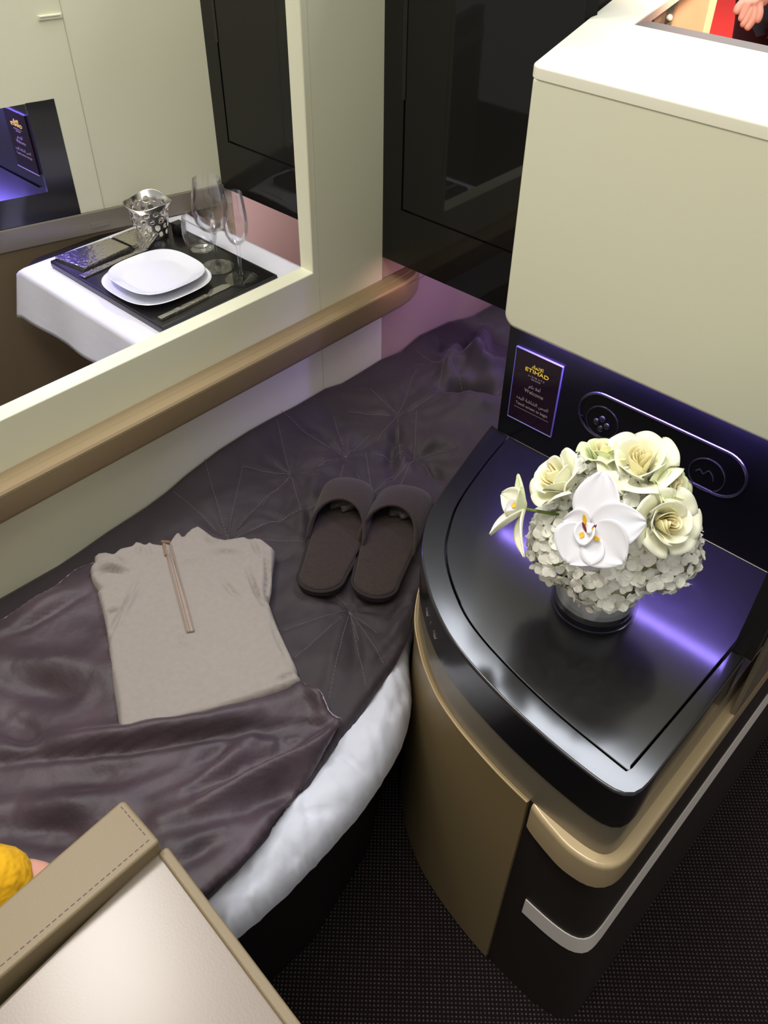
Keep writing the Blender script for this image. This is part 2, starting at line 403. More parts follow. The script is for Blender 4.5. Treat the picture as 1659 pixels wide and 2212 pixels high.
obj('stitching', bm, LEATH, t, smooth=False)

# ---------------------------------------------------------------- dark end panels (one in each suite)
def end_panel(x0, x1, xin, label, zlo=0.716, dx=1):
    t = thing('end_panel', label, 'panel', ((x0+x1)/2, YE+0.02, zlo))
    # frame around a flush inset door: seam is a real gap
    za, zb = 0.826, 1.36; xa, xb = xin, x1+0.02
    bm = bmesh.new(); g = 0.0015
    box(bm, x0, xa-g, YE, YE+0.03, zlo, 1.45); box(bm, xa-g, x1, YE, YE+0.03, zlo, za-g); box(bm, xa-g, x1, YE, YE+0.03, zb+g, 1.45)
    obj('frame', bm, BLACKG, t, smooth=False)
    obj('inset_panel', bx(xa+g, x1, YE+0.001, YE+0.024, za+g, zb-g, 0.001), BLACKG, t)
    bm = bx(xa-0.006, xa+0.002, YE-0.0006, YE+0.006, 1.02, 1.3, 0.0005)
    obj('finger_slot', bm, BLACKM, t)
    obj('shelf_underside', bx(x0, x1, YE+0.031, 1.5, zlo+0.002, zlo+0.02), BLACKM, t, smooth=False)
    return t
def side_return(t):
    e = XLE; yy = YE+0.0305; bm = prism([(e-0.29*(yy-0.946)-0.010, yy), (e-0.29*(1.66-0.946)-0.010, 1.66), (e-0.29*(1.66-0.946)-0.025, 1.66), (e-0.29*(yy-0.946)-0.025, yy)], 0.74, 1.45)
    box(bm, -0.7029, -0.7019, YE+0.0002, YE+0.0304, 0.74, 1.45)  # matte cap added over the glossy panel end to hide its bright reflection
    obj('side_return', bm, SOLE, t, smooth=False)
XLE = at(1085, 690, 1, 0.946).x
ep = end_panel(XW-0.034, -0.703, -1.032, 'tall dark glossy end panel above the bed footwell, left of the cream cabinet')
side_return(ep)
end_panel(-1.577, -1.115, -1.535, 'dark glossy panel in the next suite, seen through the wall opening')

# ---------------------------------------------------------------- cream cabinet with black alcove
YF = 0.946; YB = 0.964
zb = at(1300, 799, 1, YF).z; zt = at(1200, 158, 1, YF).z
zb = at(1130, 722, 1, YF).z
xl = at(1085, 690, 1, YF).x
cab = thing('privacy_cabinet', 'large cream cabinet with rounded corners above the black alcove behind the flowers', 'cabinet', (-0.35, 1.0, zb))
TL = Vector((xl, YF)); back = Vector((xl-0.108, YF+0.37))
def rounded(poly, rs, n=8):
    out = []
    N = len(poly)
    for i in range(N):
        p = Vector(poly[i]); a = (Vector(poly[i-1])-p).normalized(); b = (Vector(poly[(i+1) % N])-p).normalized(); r = rs[i]
        if r <= 0: out.append(p); continue
        w = 0.56; s0 = p+a*r; e0 = p+b*r
        for k in range(n+1):
            t_ = k/n; c1 = s0.lerp(p, w); c2 = e0.lerp(p, w)
            out.append(s0*(1-t_)**3+c1*3*t_*(1-t_)**2+c2*3*t_*t_*(1-t_)+e0*t_**3)
    return out
body = rounded([(TL.x, YF), (0.12, YF), (0.12, YF+0.02), (xl+0.02, YF+0.06), (back.x+0.02, back.y), (back.x, back.y)], [0.022, 0, 0, 0.01, 0, 0])
# front shell (rounded lower edge) and flank
def front_shell():
    bm = bmesh.new()
    poly = rounded([(xl, zb), (0.14, zb), (0.14, zt-0.006), (xl, zt-0.006)], [0.022, 0, 0, 0.010], 8)
    # plate facing -y, corner rolled towards the flank
    N = len(poly); c = 0.012
    P = [Vector(p) for p in poly]; nr = []
    for i in range(N):
        a = (P[i]-P[i-1]).normalized(); b = (P[(i+1) % N]-P[i]).normalized(); m = Vector((-a.y-b.y, a.x+b.x)).normalized(); nr.append(m)
    rings = []
    for d, y in [(0, 0.0082), (0.0006, 0.0052), (0.0024, 0.0024), (0.0052, 0.0006), (0.0082, 0.0)]:
        rings.append([bm.verts.new((P[i].x+nr[i].x*d, YF+y, P[i].y+nr[i].y*d)) for i in range(N)])
    for r, s in zip(rings, rings[1:]):
        for i in range(N): bm.faces.new((r[i], r[(i+1) % N], s[(i+1) % N], s[i]))
    bm.faces.new(rings[-1]); bm.faces.new(list(reversed(rings[0])))
    return bm
obj('front_shell', front_shell(), CREAM, cab, auto=50)
flank = [(xl+0.004, YF+0.0085), (xl+0.03, YF+0.0085), (back.x+0.03, back.y), (back.x+0.004, back.y)]
obj('side_shell', prism(flank, zb+0.02, zt-0.006, 0.001, 0.01), CREAM, cab)
# the top slab with the opening behind it; a shadow gap separates it from the shell
o1 = at(1375, 55, 2, zt); o2 = at(1659, 123, 2, zt); o3 = at(1455, 0, 2, zt)
bm = bmesh.new()
yo = (o1.y+o2.y)/2
tp = rounded([(xl-0.001, YF-0.001), (0.14, YF-0.001), (0.14, yo), (o1.x, yo), (o1.x-0.13, yo+0.55), (xl-0.245, yo+0.55)], [0.014, 0, 0, 0, 0, 0])
prism(tp, zt-0.012, zt+0.003, 0.003, 0.001, 3, None, bm)
obj('top_ledge', bm, CREAMT, cab)
obj('shadow_gap', bx(xl+0.006, 0.13, YF+0.0082, YF+0.02, zt-0.014, zt-0.004), GREYT, cab, smooth=False)
obj('edge_trim', bx(o1.x+0.001, 0.14, yo+0.0005, yo+0.034, zt-0.05, zt+0.002, 0.001), BROWNTR, cab)
# alcove
xr = -0.131
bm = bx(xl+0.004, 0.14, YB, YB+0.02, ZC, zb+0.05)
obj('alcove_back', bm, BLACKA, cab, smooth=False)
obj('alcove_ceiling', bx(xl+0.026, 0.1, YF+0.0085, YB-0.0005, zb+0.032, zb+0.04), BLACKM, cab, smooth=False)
obj('alcove_cheek', bx(xr, xr+0.026, 0.802, YB+0.3, ZC+0.0006, zb+0.16, 0.001), BLACKM, cab)
obj('outer_cheek', bx(xr+0.0265, xr+0.034, 0.83, 1.35, 0.5, zt-0.02, 0.001), TAUPE, cab)

# screen with its writing
scr = thing('touch_screen', 'small dark touch screen with gold writing set in the black panel under the cream cabinet', 'screen', tuple(at(1155, 850, 1, YB)))
c4 = [at(x, y, 1, YB-0.0015) for x, y in ((1117, 750), (1218, 791), (1189, 942), (1100, 896))]
sx0 = (c4[0].x+c4[3].x)/2; sx1 = (c4[1].x+c4[2].x)/2; sz1 = (c4[0].z+c4[1].z)/2; sz0 = (c4[2].z+c4[3].z)/2
bmm = bx(sx0, sx1, YB-0.003, YB-0.0002, sz0, sz1, 0.0006)
sobj = obj('display', bmm, SCREEN, scr)
bm = bmesh.new(); e = 0.0012
for a, b_, c_, d_ in ((sx0-e, sx1+e, sz0-e, sz0), (sx0-e, sx1+e, sz1, sz1+e), (sx0-e, sx0, sz0, sz1), (sx1, sx1+e, sz0, sz1)):
    box(bm, a, b_, YB-0.0042, YB-0.0001, c_, d_)
obj('bezel', bevel(bm, 0.0004, 1), GEDGE, scr)
def text(body, x, y, z, size, m, parent, sx=1.0, name='lettering', rotz=0.0, depth=0.0002):
    cu = bpy.data.curves.new(name, 'FONT'); cu.body = body; cu.size = size; cu.align_x = 'CENTER'; cu.align_y = 'CENTER'; cu.extrude = depth
    tmp = bpy.data.objects.new('tmp_text', cu); COL.objects.link(tmp)
    bpy.context.view_layer.update()
    me = bpy.data.meshes.new_from_object(tmp.evaluated_get(bpy.context.evaluated_depsgraph_get()))
    bpy.data.objects.remove(tmp)
    o = bpy.data.objects.new(name, me); COL.objects.link(o); me.materials.clear(); me.materials.append(m)
    R_ = Matrix.Rotation(rotz, 4, 'Z') @ Matrix.Rotation(PI/2, 4, 'X')
    me.transform(Matrix.Translation((x, y, z)) @ R_ @ Matrix.Diagonal((sx, 1, 1, 1)))
    o.parent = parent; o.matrix_parent_inverse = Matrix.Translation(-Vector(parent.location)) if parent.type == 'EMPTY' else Matrix.Identity(4)
    return o
def screen_text(cx, z0, z1, y, parent, k=1.0, rotz=0.0, back=False):
    H = z1-z0
    def L(b, f, s, m, sx=1.0, nm='lettering'): return text(b, cx, y, z0+H*f, s*k, m, parent, sx, nm, rotz)
    L('\ufea9\ufe8e\ufea4\ufe97\ufef9\ufe8d', 0.835, 0.0085, GOLDTXT, 1.0, 'logo_lettering')
    L('ETIHAD', 0.768, 0.0092, GOLDTXT, 1.35, 'logo_lettering')
    L('A I R W A Y S', 0.695, 0.0042, GREYTXT, 1.2)
    L('ABU DHABI', 0.66, 0.0034, GREYTXT)
    L('\ufee2\ufedc\ufe91 \ufefc\ufeeb\ufe83', 0.555, 0.0072, GREYTXT)
    L('Welcome', 0.475, 0.0088, GREYTXT)
    L('\ufe80\ufeaa\ufe92\ufee0\ufedf \ufe94\ufeb7\ufe8e\ufeb8\ufedf\ufe8d \ufeb2\ufee4\ufedf\ufe8d', 0.335, 0.0078, GREYTXT)
    L('Touch screen to begin', 0.25, 0.0066, GREYTXT)
    bm = bmesh.new()
    return
screen_text((sx0+sx1)/2, sz0, sz1, YB-0.0033, sobj)
obj('underline', bx(sx0+0.009, sx1-0.008, YB-0.0034, YB-0.003, sz0+(sz1-sz0)*0.185, sz0+(sz1-sz0)*0.185+0.0004), GREYTXT, sobj, smooth=False)

# handset dock ring, dials and buttons on the alcove wall
dock = thing('control_dock', 'black oval control dock with round dials in the alcove behind the flowers', 'control panel', tuple(at(1420, 960, 1, YB)))
def pl(px, py, d=0.0): return at(px, py, 1, YB-d)
a = pl(1247, 900); b = pl(1600, 1060); top1 = pl(1300, 850); top2 = pl(1545, 962)
dzr = 0.036
zc1 = top1.z-dzr; zc2 = zc1
xL = pl(1247, 905).x+dzr; xR = pl(1606, 1060).x-dzr
ring = [Vector((xL+dzr*math.cos(t_), YB-0.0005, zc1+dzr*math.sin(t_))) for t_ in [PI/2+PI*k/18 for k in range(19)]] + \
       [Vector((xR+dzr*math.cos(t_), YB-0.0005, zc1+dzr*math.sin(t_))) for t_ in [-PI/2+PI*k/18 for k in range(19)]]
bm = bmesh.new(); tube(bm, ring, 0.0022, 8, closed=True); obj('dock_rim', bm, BLACK, dock)
def circ(c, r, n=28, y=YB-0.0005): return [Vector((c.x+r*math.cos(2*PI*k/n), y, c.z+r*math.sin(2*PI*k/n))) for k in range(n)]
for (px, py, rr) in ((1301, 912, 0.026), (1527, 1026, 0.026)):
    c = pl(px, py); bm = bmesh.new(); tube(bm, circ(c, rr), 0.0012, 8, closed=True); dial = obj('dial_rim', bm, BLACK, dock)
    if px < 1400: dial0 = dial
c = pl(1300, 915)
for dx, dz in ((0, 0.0085), (-0.0085, 0.0), (0.0085, 0.0), (0, -0.0085)):
    bm = bmesh.new(); bmesh.ops.create_uvsphere(bm, u_segments=16, v_segments=10, radius=0.0055, matrix=Matrix.Translation((c.x+dx, YB-0.001, c.z+dz)) @ Matrix.Diagonal((1, 0.6, 1, 1)))
    obj('button', bm, BLACK, dial0)
bm = bmesh.new(); c = pl(1525, 1022)
tube(bm, smooth_line([c+Vector((-0.014, -0.001, -0.003)), c+Vector((-0.009, -0.001, 0.002)), c+Vector((-0.003, -0.001, -0.002)), c+Vector((0.003, -0.001, 0.006)), c+Vector((0.010, -0.001, 0.001)), c+Vector((0.013, -0.001, -0.006))], 0.001), 0.0011, 6)
obj('embossed_icon', bm, BLACK, dial)
bm = bmesh.new(); c = pl(1256, 905)
tube(bm, [c+Vector((-0.006, -0.001, 0.007)), c+Vector((0.002, -0.001, 0.0075)), c+Vector((0.0025, -0.001, -0.010))], 0.0009, 6)
obj('embossed_icon', bm, BLACK, dock)

# ================================================================= console with curved front
OUT = [(-.641, .968), (-.626, .905), (-.609, .840), (-.592, .778), (-.573, .728), (-.550, .689), (-.524, .656), (-.491, .627), (-.457, .602),
       (-.414, .578), (-.372, .5625), (-.33, .5515), (-.277, .541), (-.218, .5335), (-.172, .5305), (-.146, .5305), (-.129, .5335), (-.1185, .541), (-.1135, .554), (-.112, .575)]
GRV = [(-.602, .962), (-.586, .880), (-.560, .783), (-.535, .730), (-.512, .694), (-.482, .663), (-.442, .633), (-.398, .609), (-.332, .589), (-.241, .572), (-.139, .5625), (-.1365, .565)]
con = thing('console_cabinet', 'curved-front side console with glossy black top and gold-taupe door, holding the flowers', 'console', (-0.3, 0.8, 0))
so = smooth_line([(x, y) for x, y in OUT], 0.006)
def outl(off=0.0, yback=0.9635, xr_=-.112):
    P = [Vector(p) for p in so]; q = []
    for i, p in enumerate(P):
        d = (P[min(i+1, len(P)-1)]-P[max(i-1, 0)]).normalized(); q.append(p+Vector((d.y, -d.x))*off*1.0)
    q = [v for v in q if v.y <= yback]
    return q + [Vector((xr_+off, 0.62)), Vector((xr_+off, yback)), Vector((-.64-off, yback))]
# rim of the top (outside the groove), the leaf (inside), slab below
go = smooth_line([(x, y) for x, y in GRV], 0.005)
def ring_between(outer, inner, z0, z1, rb):
    n = 120; O = resample([Vector((p[0], p[1])) for p in outer], n); I = resample([Vector((p[0], p[1])) for p in inner], n)
    bm = bmesh.new(); rings = []
    for i in range(n):
        o_, c_ = O[i], I[i]; d = (c_-o_).normalized()
        pts = [(c_, z0), (c_, z1-0.0008), (c_-d*0.0008, z1)]
        for k in range(6):
            t_ = k/5*PI/2; pts.append((o_+d*rb*(1-math.sin(t_)), z1-rb*(1-math.cos(t_))))
        pts.append((o_, z0)); rings.append([bm.verts.new((p.x, p.y, z)) for p, z in pts])
    m_ = len(rings[0])
    for r, s in zip(rings, rings[1:]):
        for k in range(m_): bm.faces.new((r[k], r[(k+1) % m_], s[(k+1) % m_], s[k]))
    bm.faces.new(rings[0]); bm.faces.new(rings[-1])
    return bm
outer_l = [v for v in so]; 
# continue both curves up the right side to the cheek
outer_r = [Vector(p) for p in so] + [Vector((-.112, .7)), Vector((-.113, .801))]
inner_r = [Vector(p) for p in go] + [Vector((-.1335, .70)), Vector((-.131, .801))]
# match corners: split at the corner
def corner_ring():
    n1, n2 = 110, 26
    io = len(so)-8; A1 = resample(outer_r[:io], n1); A2 = resample(outer_r[io-1:], n2)
    ig = len(go)-1; B1 = resample(inner_r[:ig], n1); B2 = resample(inner_r[ig-1:], n2)
    O = A1+A2[1:]; I = B1+B2[1:]; bm = bmesh.new(); rings = []; z0, z1, rb = 0.567, ZC, 0.004
    for o_, c_ in zip(O, I):
        d = (c_-o_).normalized(); pts = [(c_, z0), (c_, z1-0.0010), (c_-d*0.0010, z1)]
        for k in range(6):
            t_ = k/5*PI/2; pts.append((o_+d*rb*(1-math.sin(t_)), z1-rb*(1-math.cos(t_))))
        pts.append((o_, z0)); rings.append([bm.verts.new((p.x, p.y, z)) for p, z in pts])
    m_ = len(rings[0])
    for r, s in zip(rings, rings[1:]):
        for k in range(m_): bm.faces.new((r[k], r[(k+1) % m_], s[(k+1) % m_], s[k]))
    bm.faces.new(rings[0]); bm.faces.new(rings[-1]); return bm
trim_ = obj('top_rim', corner_ring(), BLACK, con, auto=40)
leaf = []
for p in go: leaf.append(Vector((p[0], p[1])))
leaf = [Vector((p.x+0.0018*(1 if i < len(leaf)*0.55 else 0.3), p.y+0.0018*(0.2 if i < len(leaf)*0.25 else 1))) for i, p in enumerate(leaf)]
leaf += [Vector((-.1385, .572)), Vector((-.1335, .80)), Vector((-.133, .9635)), Vector((-.6, .9635))]
obj('top_leaf', prism(leaf, 0.62, ZC-0.0002, 0.0012, 0, 3), BLACK, con, auto=40)
obj('top_core', prism(outl(-0.03), 0.568, 0.6195), BLACKM, con, smooth=False)
obj('metal_band', prism(outl(-0.0015, 1.34), 0.498, 0.5665), TAUPE, con, auto=40)
def flare(z): return float(np.interp(z, [0, 0.27, 0.44], [0.010, 0.003, -0.002]))
def side(z): return float(np.interp(z, [0, 0.237, 0.27, 0.44], [0.026, 0.014, 0.011, 0.0]))
def push(p, z):                                # the aisle side of the base splays outwards
    k = min(1.0, max(0.0, (p.x+0.16)/0.05)); return Vector((p.x+side(z)*k, p.y))
def loft(zs_, extra=0.0):
    bm = bmesh.new(); rings = []
    for z in zs_: rings.append([bm.verts.new((q.x, q.y, z)) for q in [push(p, z) for p in outl(flare(z)+extra, 1.34)]])
    for r_a, r_b in zip(rings, rings[1:]):
        for i in range(len(r_a)): bm.faces.new((r_a[i], r_a[(i+1) % len(r_a)], r_b[(i+1) % len(r_a)], r_b[i]))
    bm.faces.new(list(reversed(rings[0]))); bm.faces.new(rings[-1]); return bm
obj('base_body', loft([0.0, 0.06, 0.13, 0.20, 0.27, 0.33, 0.39, 0.44, 0.4975]), DKWOOD, con, auto=40)
# gold ledge: from the door seam round the corner and back along the side
k0 = min(range(len(so)), key=lambda i: abs(so[i][0]+0.222))
path = [Vector(p) for p in so[k0:]] + [Vector((-.112, .62+0.04*i)) for i in range(1, 18)]
bm = bmesh.new(); rings = []
for i, p in enumerate(path):
    d = (path[min(i+1, len(path)-1)]-path[max(i-1, 0)]).normalized(); o_ = Vector((d.y, -d.x))
    w = 0.015*min(1, (i+0.5)/10)**0.6
    prof = [(-0.02, 0.4985), (w-0.006, 0.4985), (w-0.002, 0.4965), (w, 0.490), (w, 0.444), (w-0.002, 0.4415), (-0.02, 0.4415)]
    rings.append([bm.verts.new((p.x+o_.x*a_, p.y+o_.y*a_, z)) for a_, z in prof])
for r, s in zip(rings, rings[1:]):
    for k in range(7): bm.faces.new((r[k], r[(k+1) % 7], s[(k+1) % 7], s[k]))
bm.faces.new(rings[0]); bm.faces.new(rings[-1])
obj('gold_ledge', bm, GOLDL, con, auto=50)
# pale strip set in the base
k1 = min(range(len(so)), key=lambda i: abs(so[i][0]+0.197))
path2 = [Vector(p) for p in so[k1:]] + [Vector((-.112, .62+0.04*i)) for i in range(1, 18)]
def wrap(path, a0, a1, z0, z1):
    bm = bmesh.new(); rings = []
    for i, p in enumerate(path):
        d = (path[min(i+1, len(path)-1)]-path[max(i-1, 0)]).normalized(); o_ = Vector((d.y, -d.x))
        rings.append([bm.verts.new((p.x+o_.x*a_, p.y+o_.y*a_, z)) for a_, z in ((a0, z0), (a1, z0), (a1, z1), (a0, z1))])
    for r, s in zip(rings, rings[1:]):
        for k in range(4): bm.faces.new((r[k], r[(k+1) % 4], s[(k+1) % 4], s[k]))
    bm.faces.new(rings[0]); bm.faces.new(rings[-1]); return bm
def wrapz(path, oz, inn=0.012):
    bm = bmesh.new(); rings = []; prof = [(oz[0][0]-inn, oz[0][1])]+oz+[(oz[-1][0]-inn, oz[-1][1])]
    for i, p in enumerate(path):
        d = (path[min(i+1, len(path)-1)]-path[max(i-1, 0)]).normalized(); o_ = Vector((d.y, -d.x))
        rings.append([bm.verts.new((q.x, q.y, z)) for q, z in [(push(Vector((p.x+o_.x*a_, p.y+o_.y*a_)), z), z) for a_, z in prof]])
    m_ = len(prof)
    for r, s in zip(rings, rings[1:]):
        for k in range(m_): bm.faces.new((r[k], r[(k+1) % m_], s[(k+1) % m_], s[k]))
    bm.faces.new(rings[0]); bm.faces.new(rings[-1]); return bm
obj('pale_strip', wrapz(path2, [(flare(z)+0.0015, z) for z in (0.232, 0.272)]), STRIP, con, auto=50)
# curved door
pathd = [Vector(p) for p in so if p[0] < -0.2255 and p[1] < 0.93]
dr = obj('door', wrapz(pathd, [(flare(z)+0.005, z) for z in (0.008, 0.10, 0.18, 0.27, 0.35, 0.44)]+[(0.0045, 0.4965)]), GOLD, con, auto=50)
bm = bmesh.new(); tube(bm, [(p.x+0.0, p.y, 0.4975) for p in [q + Vector((((pathd[min(i+1, len(pathd)-1)]-pathd[max(i-1, 0)]).normalized()).y, -((pathd[min(i+1, len(pathd)-1)]-pathd[max(i-1, 0)]).normalized()).x))*0.0035 for i, q in enumerate(pathd)]], 0.0012, 6)
obj('door_edge_trim', bm, GOLDL, dr)
# touch icons on the black edge of the top
def on_side(px, py, z):
    p = at(px, py, 2, z); j = min(range(len(so)), key=lambda i: (Vector(so[i])-Vector((p.x, p.y))).length)
    d = (Vector(so[min(j+1, len(so)-1)])-Vector(so[j-1])).normalized(); return Vector((so[j][0], so[j][1], z)), Vector((d.x, d.y, 0)), Vector((d.y, -d.x, 0))
for px, py, z, kind in ((921, 1326, 0.60, 0), (935, 1343, 0.60, 1), (939, 1377, 0.595, 2)):
    p, d, n_ = on_side(px, py, z); bm = bmesh.new(); s = 0.0055
    def q(u, v): return p+d*u*s+Vector((0, 0, v*s))+n_*0.0006
    if kind == 1: tube(bm, [q(-.1, .4), q(0, -.3)], 0.0005, 6)
    else:
        tube(bm, [q(-.8, 1), q(-.5, -.5), q(.3, -.9), q(.9, .1)], 0.0006, 6); tube(bm, [q(-.1, .8), q(.3, .0)], 0.0005, 6)
    obj('printed_icon', bm, ICON, trim_)

# ================================================================= bed
wallpts = [(.0, .448), (.265, .449), (.329, .447), (.369, .446), (.411, .449), (.467, .455), (.526, .458), (.555, .460), (.596, .466), (.643, .478), (.721, .491), (.798, .495), (.852, .494),
           (.92, .490), (1.001, .491), (1.049, .480), (1.113, .481), (1.168, .483), (1.234, .474), (1.298, .487), (1.398, .478), (1.492, .455), (2.0, .44)]
WY = np.array([p[0] for p in wallpts]); WZ = np.array([p[1] for p in wallpts])
def P2(px, py, z=0.475):
    p = at(px, py, 2, z); return (p.x, p.y)
bed = thing('bed', 'lie-flat bed mattress in a white fitted sheet between the wall and the console', 'bed', (-0.8, 0.6, 0))
MR = [(-.43, -.78), (-.43, .10), (-.418, .165), (-.410, .21), (-.407, .27), (-.410, .36), (-.419, .44), (-.435, .51), (-.457, .562), (-.487, .607), (-.523, .643), (-.556, .682), (-.580, .73), (-.600, .78), (-.628, .87), (-.655, .968), (-.668, 1.1), (-.668, 1.69)]
mp_ = [tuple(p) for p in smooth_line([(x, y) for x, y in MR], 0.02)] + [(-1.078, 1.69), (-1.078, -.78)]
def zm(X, Y, D):
    n_ = nz(X, Y, 9, 3.0, 3)*0.006 + np.abs(nz(X, Y, 16, 6.0, 2))*0.006
    edge = np.clip((X+1.0)/0.05, 0, 1)
    z = 0.441 + n_ - roll(D, 0.042, 0.060)*edge
    for px_, dp, w in ((((890, 1470), (850, 1540), (822, 1600)), -.006, .004), (((835, 1560), (800, 1640)), .004, .006), (((720, 1640), (770, 1668), (810, 1690)), -.006, .004), (((640, 1780), (700, 1765), (745, 1740)), -.005, .003),
                       (((562, 1800), (556, 1880), (560, 1945)), .0025, .0016), (((600, 1830), (640, 1852), (610, 1900)), -.006, .004), (((470, 1950), (540, 1925), (600, 1870)), -.005, .004), (((860, 1500), (885, 1570)), -.004, .003),
                       (((680, 1700), (640, 1760), (560, 1840)), .004, .008), (((880, 1440), (893, 1500)), .003, .003), (((700, 1800), (660, 1850), (600, 1905)), .003, .005)):
        d, f, s = seg_dist(X, Y, [P2(a_, b_, 0.42) for a_, b_ in px_]); z += dp*np.exp(-(d/w)**2)*np.clip(np.sin(PI*np.clip(f, 0.1, 0.9)), 0, 1)
    z += (np.abs(nz(X, Y, 30, 16.0, 3))-0.15)*0.006 - 0.018*np.clip((D-0.11)/0.05, 0, 1)
    # soft tucks in the sheet along its free edge
    for (x0, y0, x1, y1) in ((-.47, .50, -.41, .46), (-.46, .36, -.40, .32), (-.45, .25, -.41, .20), (-.52, .60, -.46, .57)):
        d, f, s = seg_dist(X, Y, [(x0, y0), (x1, y1)]); z -= 0.003*np.exp(-(d/0.004)**2); z += 0.002*np.exp(-((d-0.01)/0.006)**2)
    return z
bm = patch(mp_, zm, 0.0068)
# close the sheet downwards
bnd = [e for e in bm.edges if e.is_boundary]
ext = bmesh.ops.extrude_edge_only(bm, edges=bnd); nv = [v for v in ext['geom'] if isinstance(v, bmesh.types.BMVert)]
for v in nv: v.co.z = 0.335; 
for v in nv:
    c = Vector((-0.8, 0.5, 0)); d = Vector((c.x-v.co.x, 0, 0)); v.co.x += 0.02 if v.co.x < -1.0 else -0.02
obj('mattress', bm, SHEET, bed, auto=0)
obj('bed_base', prism([(-.47, -.75), (-.47, .15), (-.46, .35), (-.50, .52), (-.56, .62), (-.64, .78), (-.70, 1.1), (-.70, 1.68), (-1.07, 1.68), (-1.07, -.75)], 0.0, 0.34), BLACKM, bed, smooth=False)

def P2(px, py, z=0.475):
    p = at(px, py, 2, z); return (p.x, p.y)
stars = [((488, 1144), [(523, 1002), (443, 1000), (622, 1017), (619, 1108), (655, 1163), (373, 1055), (400, 1160), (560, 1245), (690, 1085)]),
         ((803, 1052), [(745, 1160), (770, 1010), (850, 1010), (840, 1070), (790, 960), (720, 1045), (800, 1130), (895, 985)]),
         ((755, 1298), [(610, 1353), (635, 1415), (710, 1500), (790, 1470), (775, 1365), (815, 1350), (830, 1420), (700, 1250)]),
         ((627, 1009), [(523, 1002), (600, 920), (700, 990), (650, 1100), (565, 1080), (590, 985)]),
         ((747, 963), [(720, 890), (670, 1000), (800, 930), (600, 900), (735, 1020)]),
         ((860, 886), [(750, 880), (865, 990), (900, 800), (940, 860), (815, 940), (800, 840)]),
         ((896, 978), [(850, 1060), (960, 1030), (985, 960), (900, 880), (810, 970)]),
         ((960, 800), [(900, 760), (940, 860), (1010, 800), (1020, 860)])]
ST = [(P2(*c), [P2(*q) for q in qs]) for c, qs in stars]
qfold = [  # creases of the quilt: polyline in the picture, depth, width
    ([(655, 1040), (668, 1110), (675, 1180)], -0.010, 0.010), ([(690, 1000), (660, 1100), (650, 1160)], 0.008, 0.014), ([(640, 1050), (600, 1120)], -0.006, 0.008), ([(860, 900), (845, 990), (850, 1020)], -0.010, 0.010),
    ([(840, 930), (880, 1000), (905, 1010)], 0.008, 0.014), ([(900, 970), (945, 960), (985, 960)], -0.010, 0.008), ([(925, 985), (950, 1020), (965, 1030)], -0.012, 0.010), ([(900, 985), (940, 1010)], 0.006, 0.010),
    ([(955, 840), (1010, 850), (1075, 860)], -0.030, 0.018), ([(960, 810), (1010, 800), (1060, 820), (1090, 800)], 0.020, 0.020), ([(990, 760), (970, 800), (960, 830)], 0.016, 0.016), ([(1020, 720), (1000, 790)], -0.014, 0.010), ([(1050, 700), (1040, 790), (1000, 830)], 0.020, 0.014), ([(930, 720), (960, 770)], -0.010, 0.010),
    ([(700, 840), (790, 850), (830, 830)], 0.006, 0.02), ([(760, 1310), (770, 1400), (760, 1460)], -0.008, 0.010), ([(740, 1330), (720, 1420), (705, 1500)], 0.005, 0.012), ([(830, 1330), (870, 1290), (900, 1278)], -0.007, 0.006),
    ([(840, 1370), (880, 1310), (900, 1300)], 0.008, 0.010), ([(800, 1440), (850, 1380), (890, 1320)], -0.005, 0.008), ([(590, 1200), (640, 1180)], -0.004, 0.006), ([(520, 1090), (600, 1110), (660, 1150)], -0.004, 0.007),
    ([(760, 1060), (700, 1080), (690, 1100)], 0.006, 0.012), ([(620, 900), (690, 920), (730, 960)], -0.005, 0.009)]
QF = [([P2(*q) for q in c], d, w) for c, d, w in qfold]
def zq0(X, Y):
    z = 0.462 + nz(X, Y, 6.5, 1.0, 3)*0.010 + nz(X, Y, 22, 5.0, 3)*0.004
    for c, rays in ST:
        dx = X-c[0]; dy = Y-c[1]; r = np.hypot(dx, dy); a_ = np.arctan2(dy, dx)
        z += 0.007*(1-np.exp(-(r/0.045)**2)) - 0.007
        z += 0.0032*np.exp(-(r/0.07))*np.sin(a_*9+c[0]*40)*np.clip(r/0.01, 0, 1)
        for q in rays:
            d, f, s = seg_dist(X, Y, [c, q]); z -= 0.0022*np.exp(-(d/0.004)**2)
    for p, dp, w in QF:
        d, f, s = seg_dist(X, Y, p); z += (1.4+0.9*(p[0][1] > 1.0))*dp*np.exp(-(d/w)**2)*np.clip(np.sin(PI*np.clip(f, 0.08, 0.92)), 0, 1)
    bx_ = np.exp(-((X+0.86)/0.16)**2-((Y-1.22)/0.16)**2); z += 0.055*bx_*(0.8+0.5*nz(X, Y, 9, 8.0, 3))
    wz = np.interp(Y, WY, WZ); k = np.exp(-((X-XW)/0.05)**2); z = np.maximum(z, 0.447); z = z*(1-k)+wz*k
    return z
QR = [(-.455, -.33), (-.455, .06), (-.447, .188), (-.460, .316), (-.477, .40), (-.490, .46), (-.505, .54), (-.522, .61), (-.545, .665), (-.572, .706), (-.590, .75), (-.606, .80), (-.630, .875), (-.652, .96), (-.675, 1.1), (-.675, 1.68)]
def zq(X, Y, D):
    Dr, _, _ = seg_dist(X, Y, QRs); return zq0(X, Y) - roll(Dr, 0.012, 0.014)
QRs = [tuple(p) for p in smooth_line(QR, 0.02)]
qp = QRs + [(-1.0745, 1.68), (-1.0745, -.33)]
quilt = thing('quilt', 'matte aubergine quilt with star stitching spread over the far half of the bed', 'quilt', (-0.8, 0.8, 0.45))
bm = patch(qp, zq, 0.0058, 0.006)
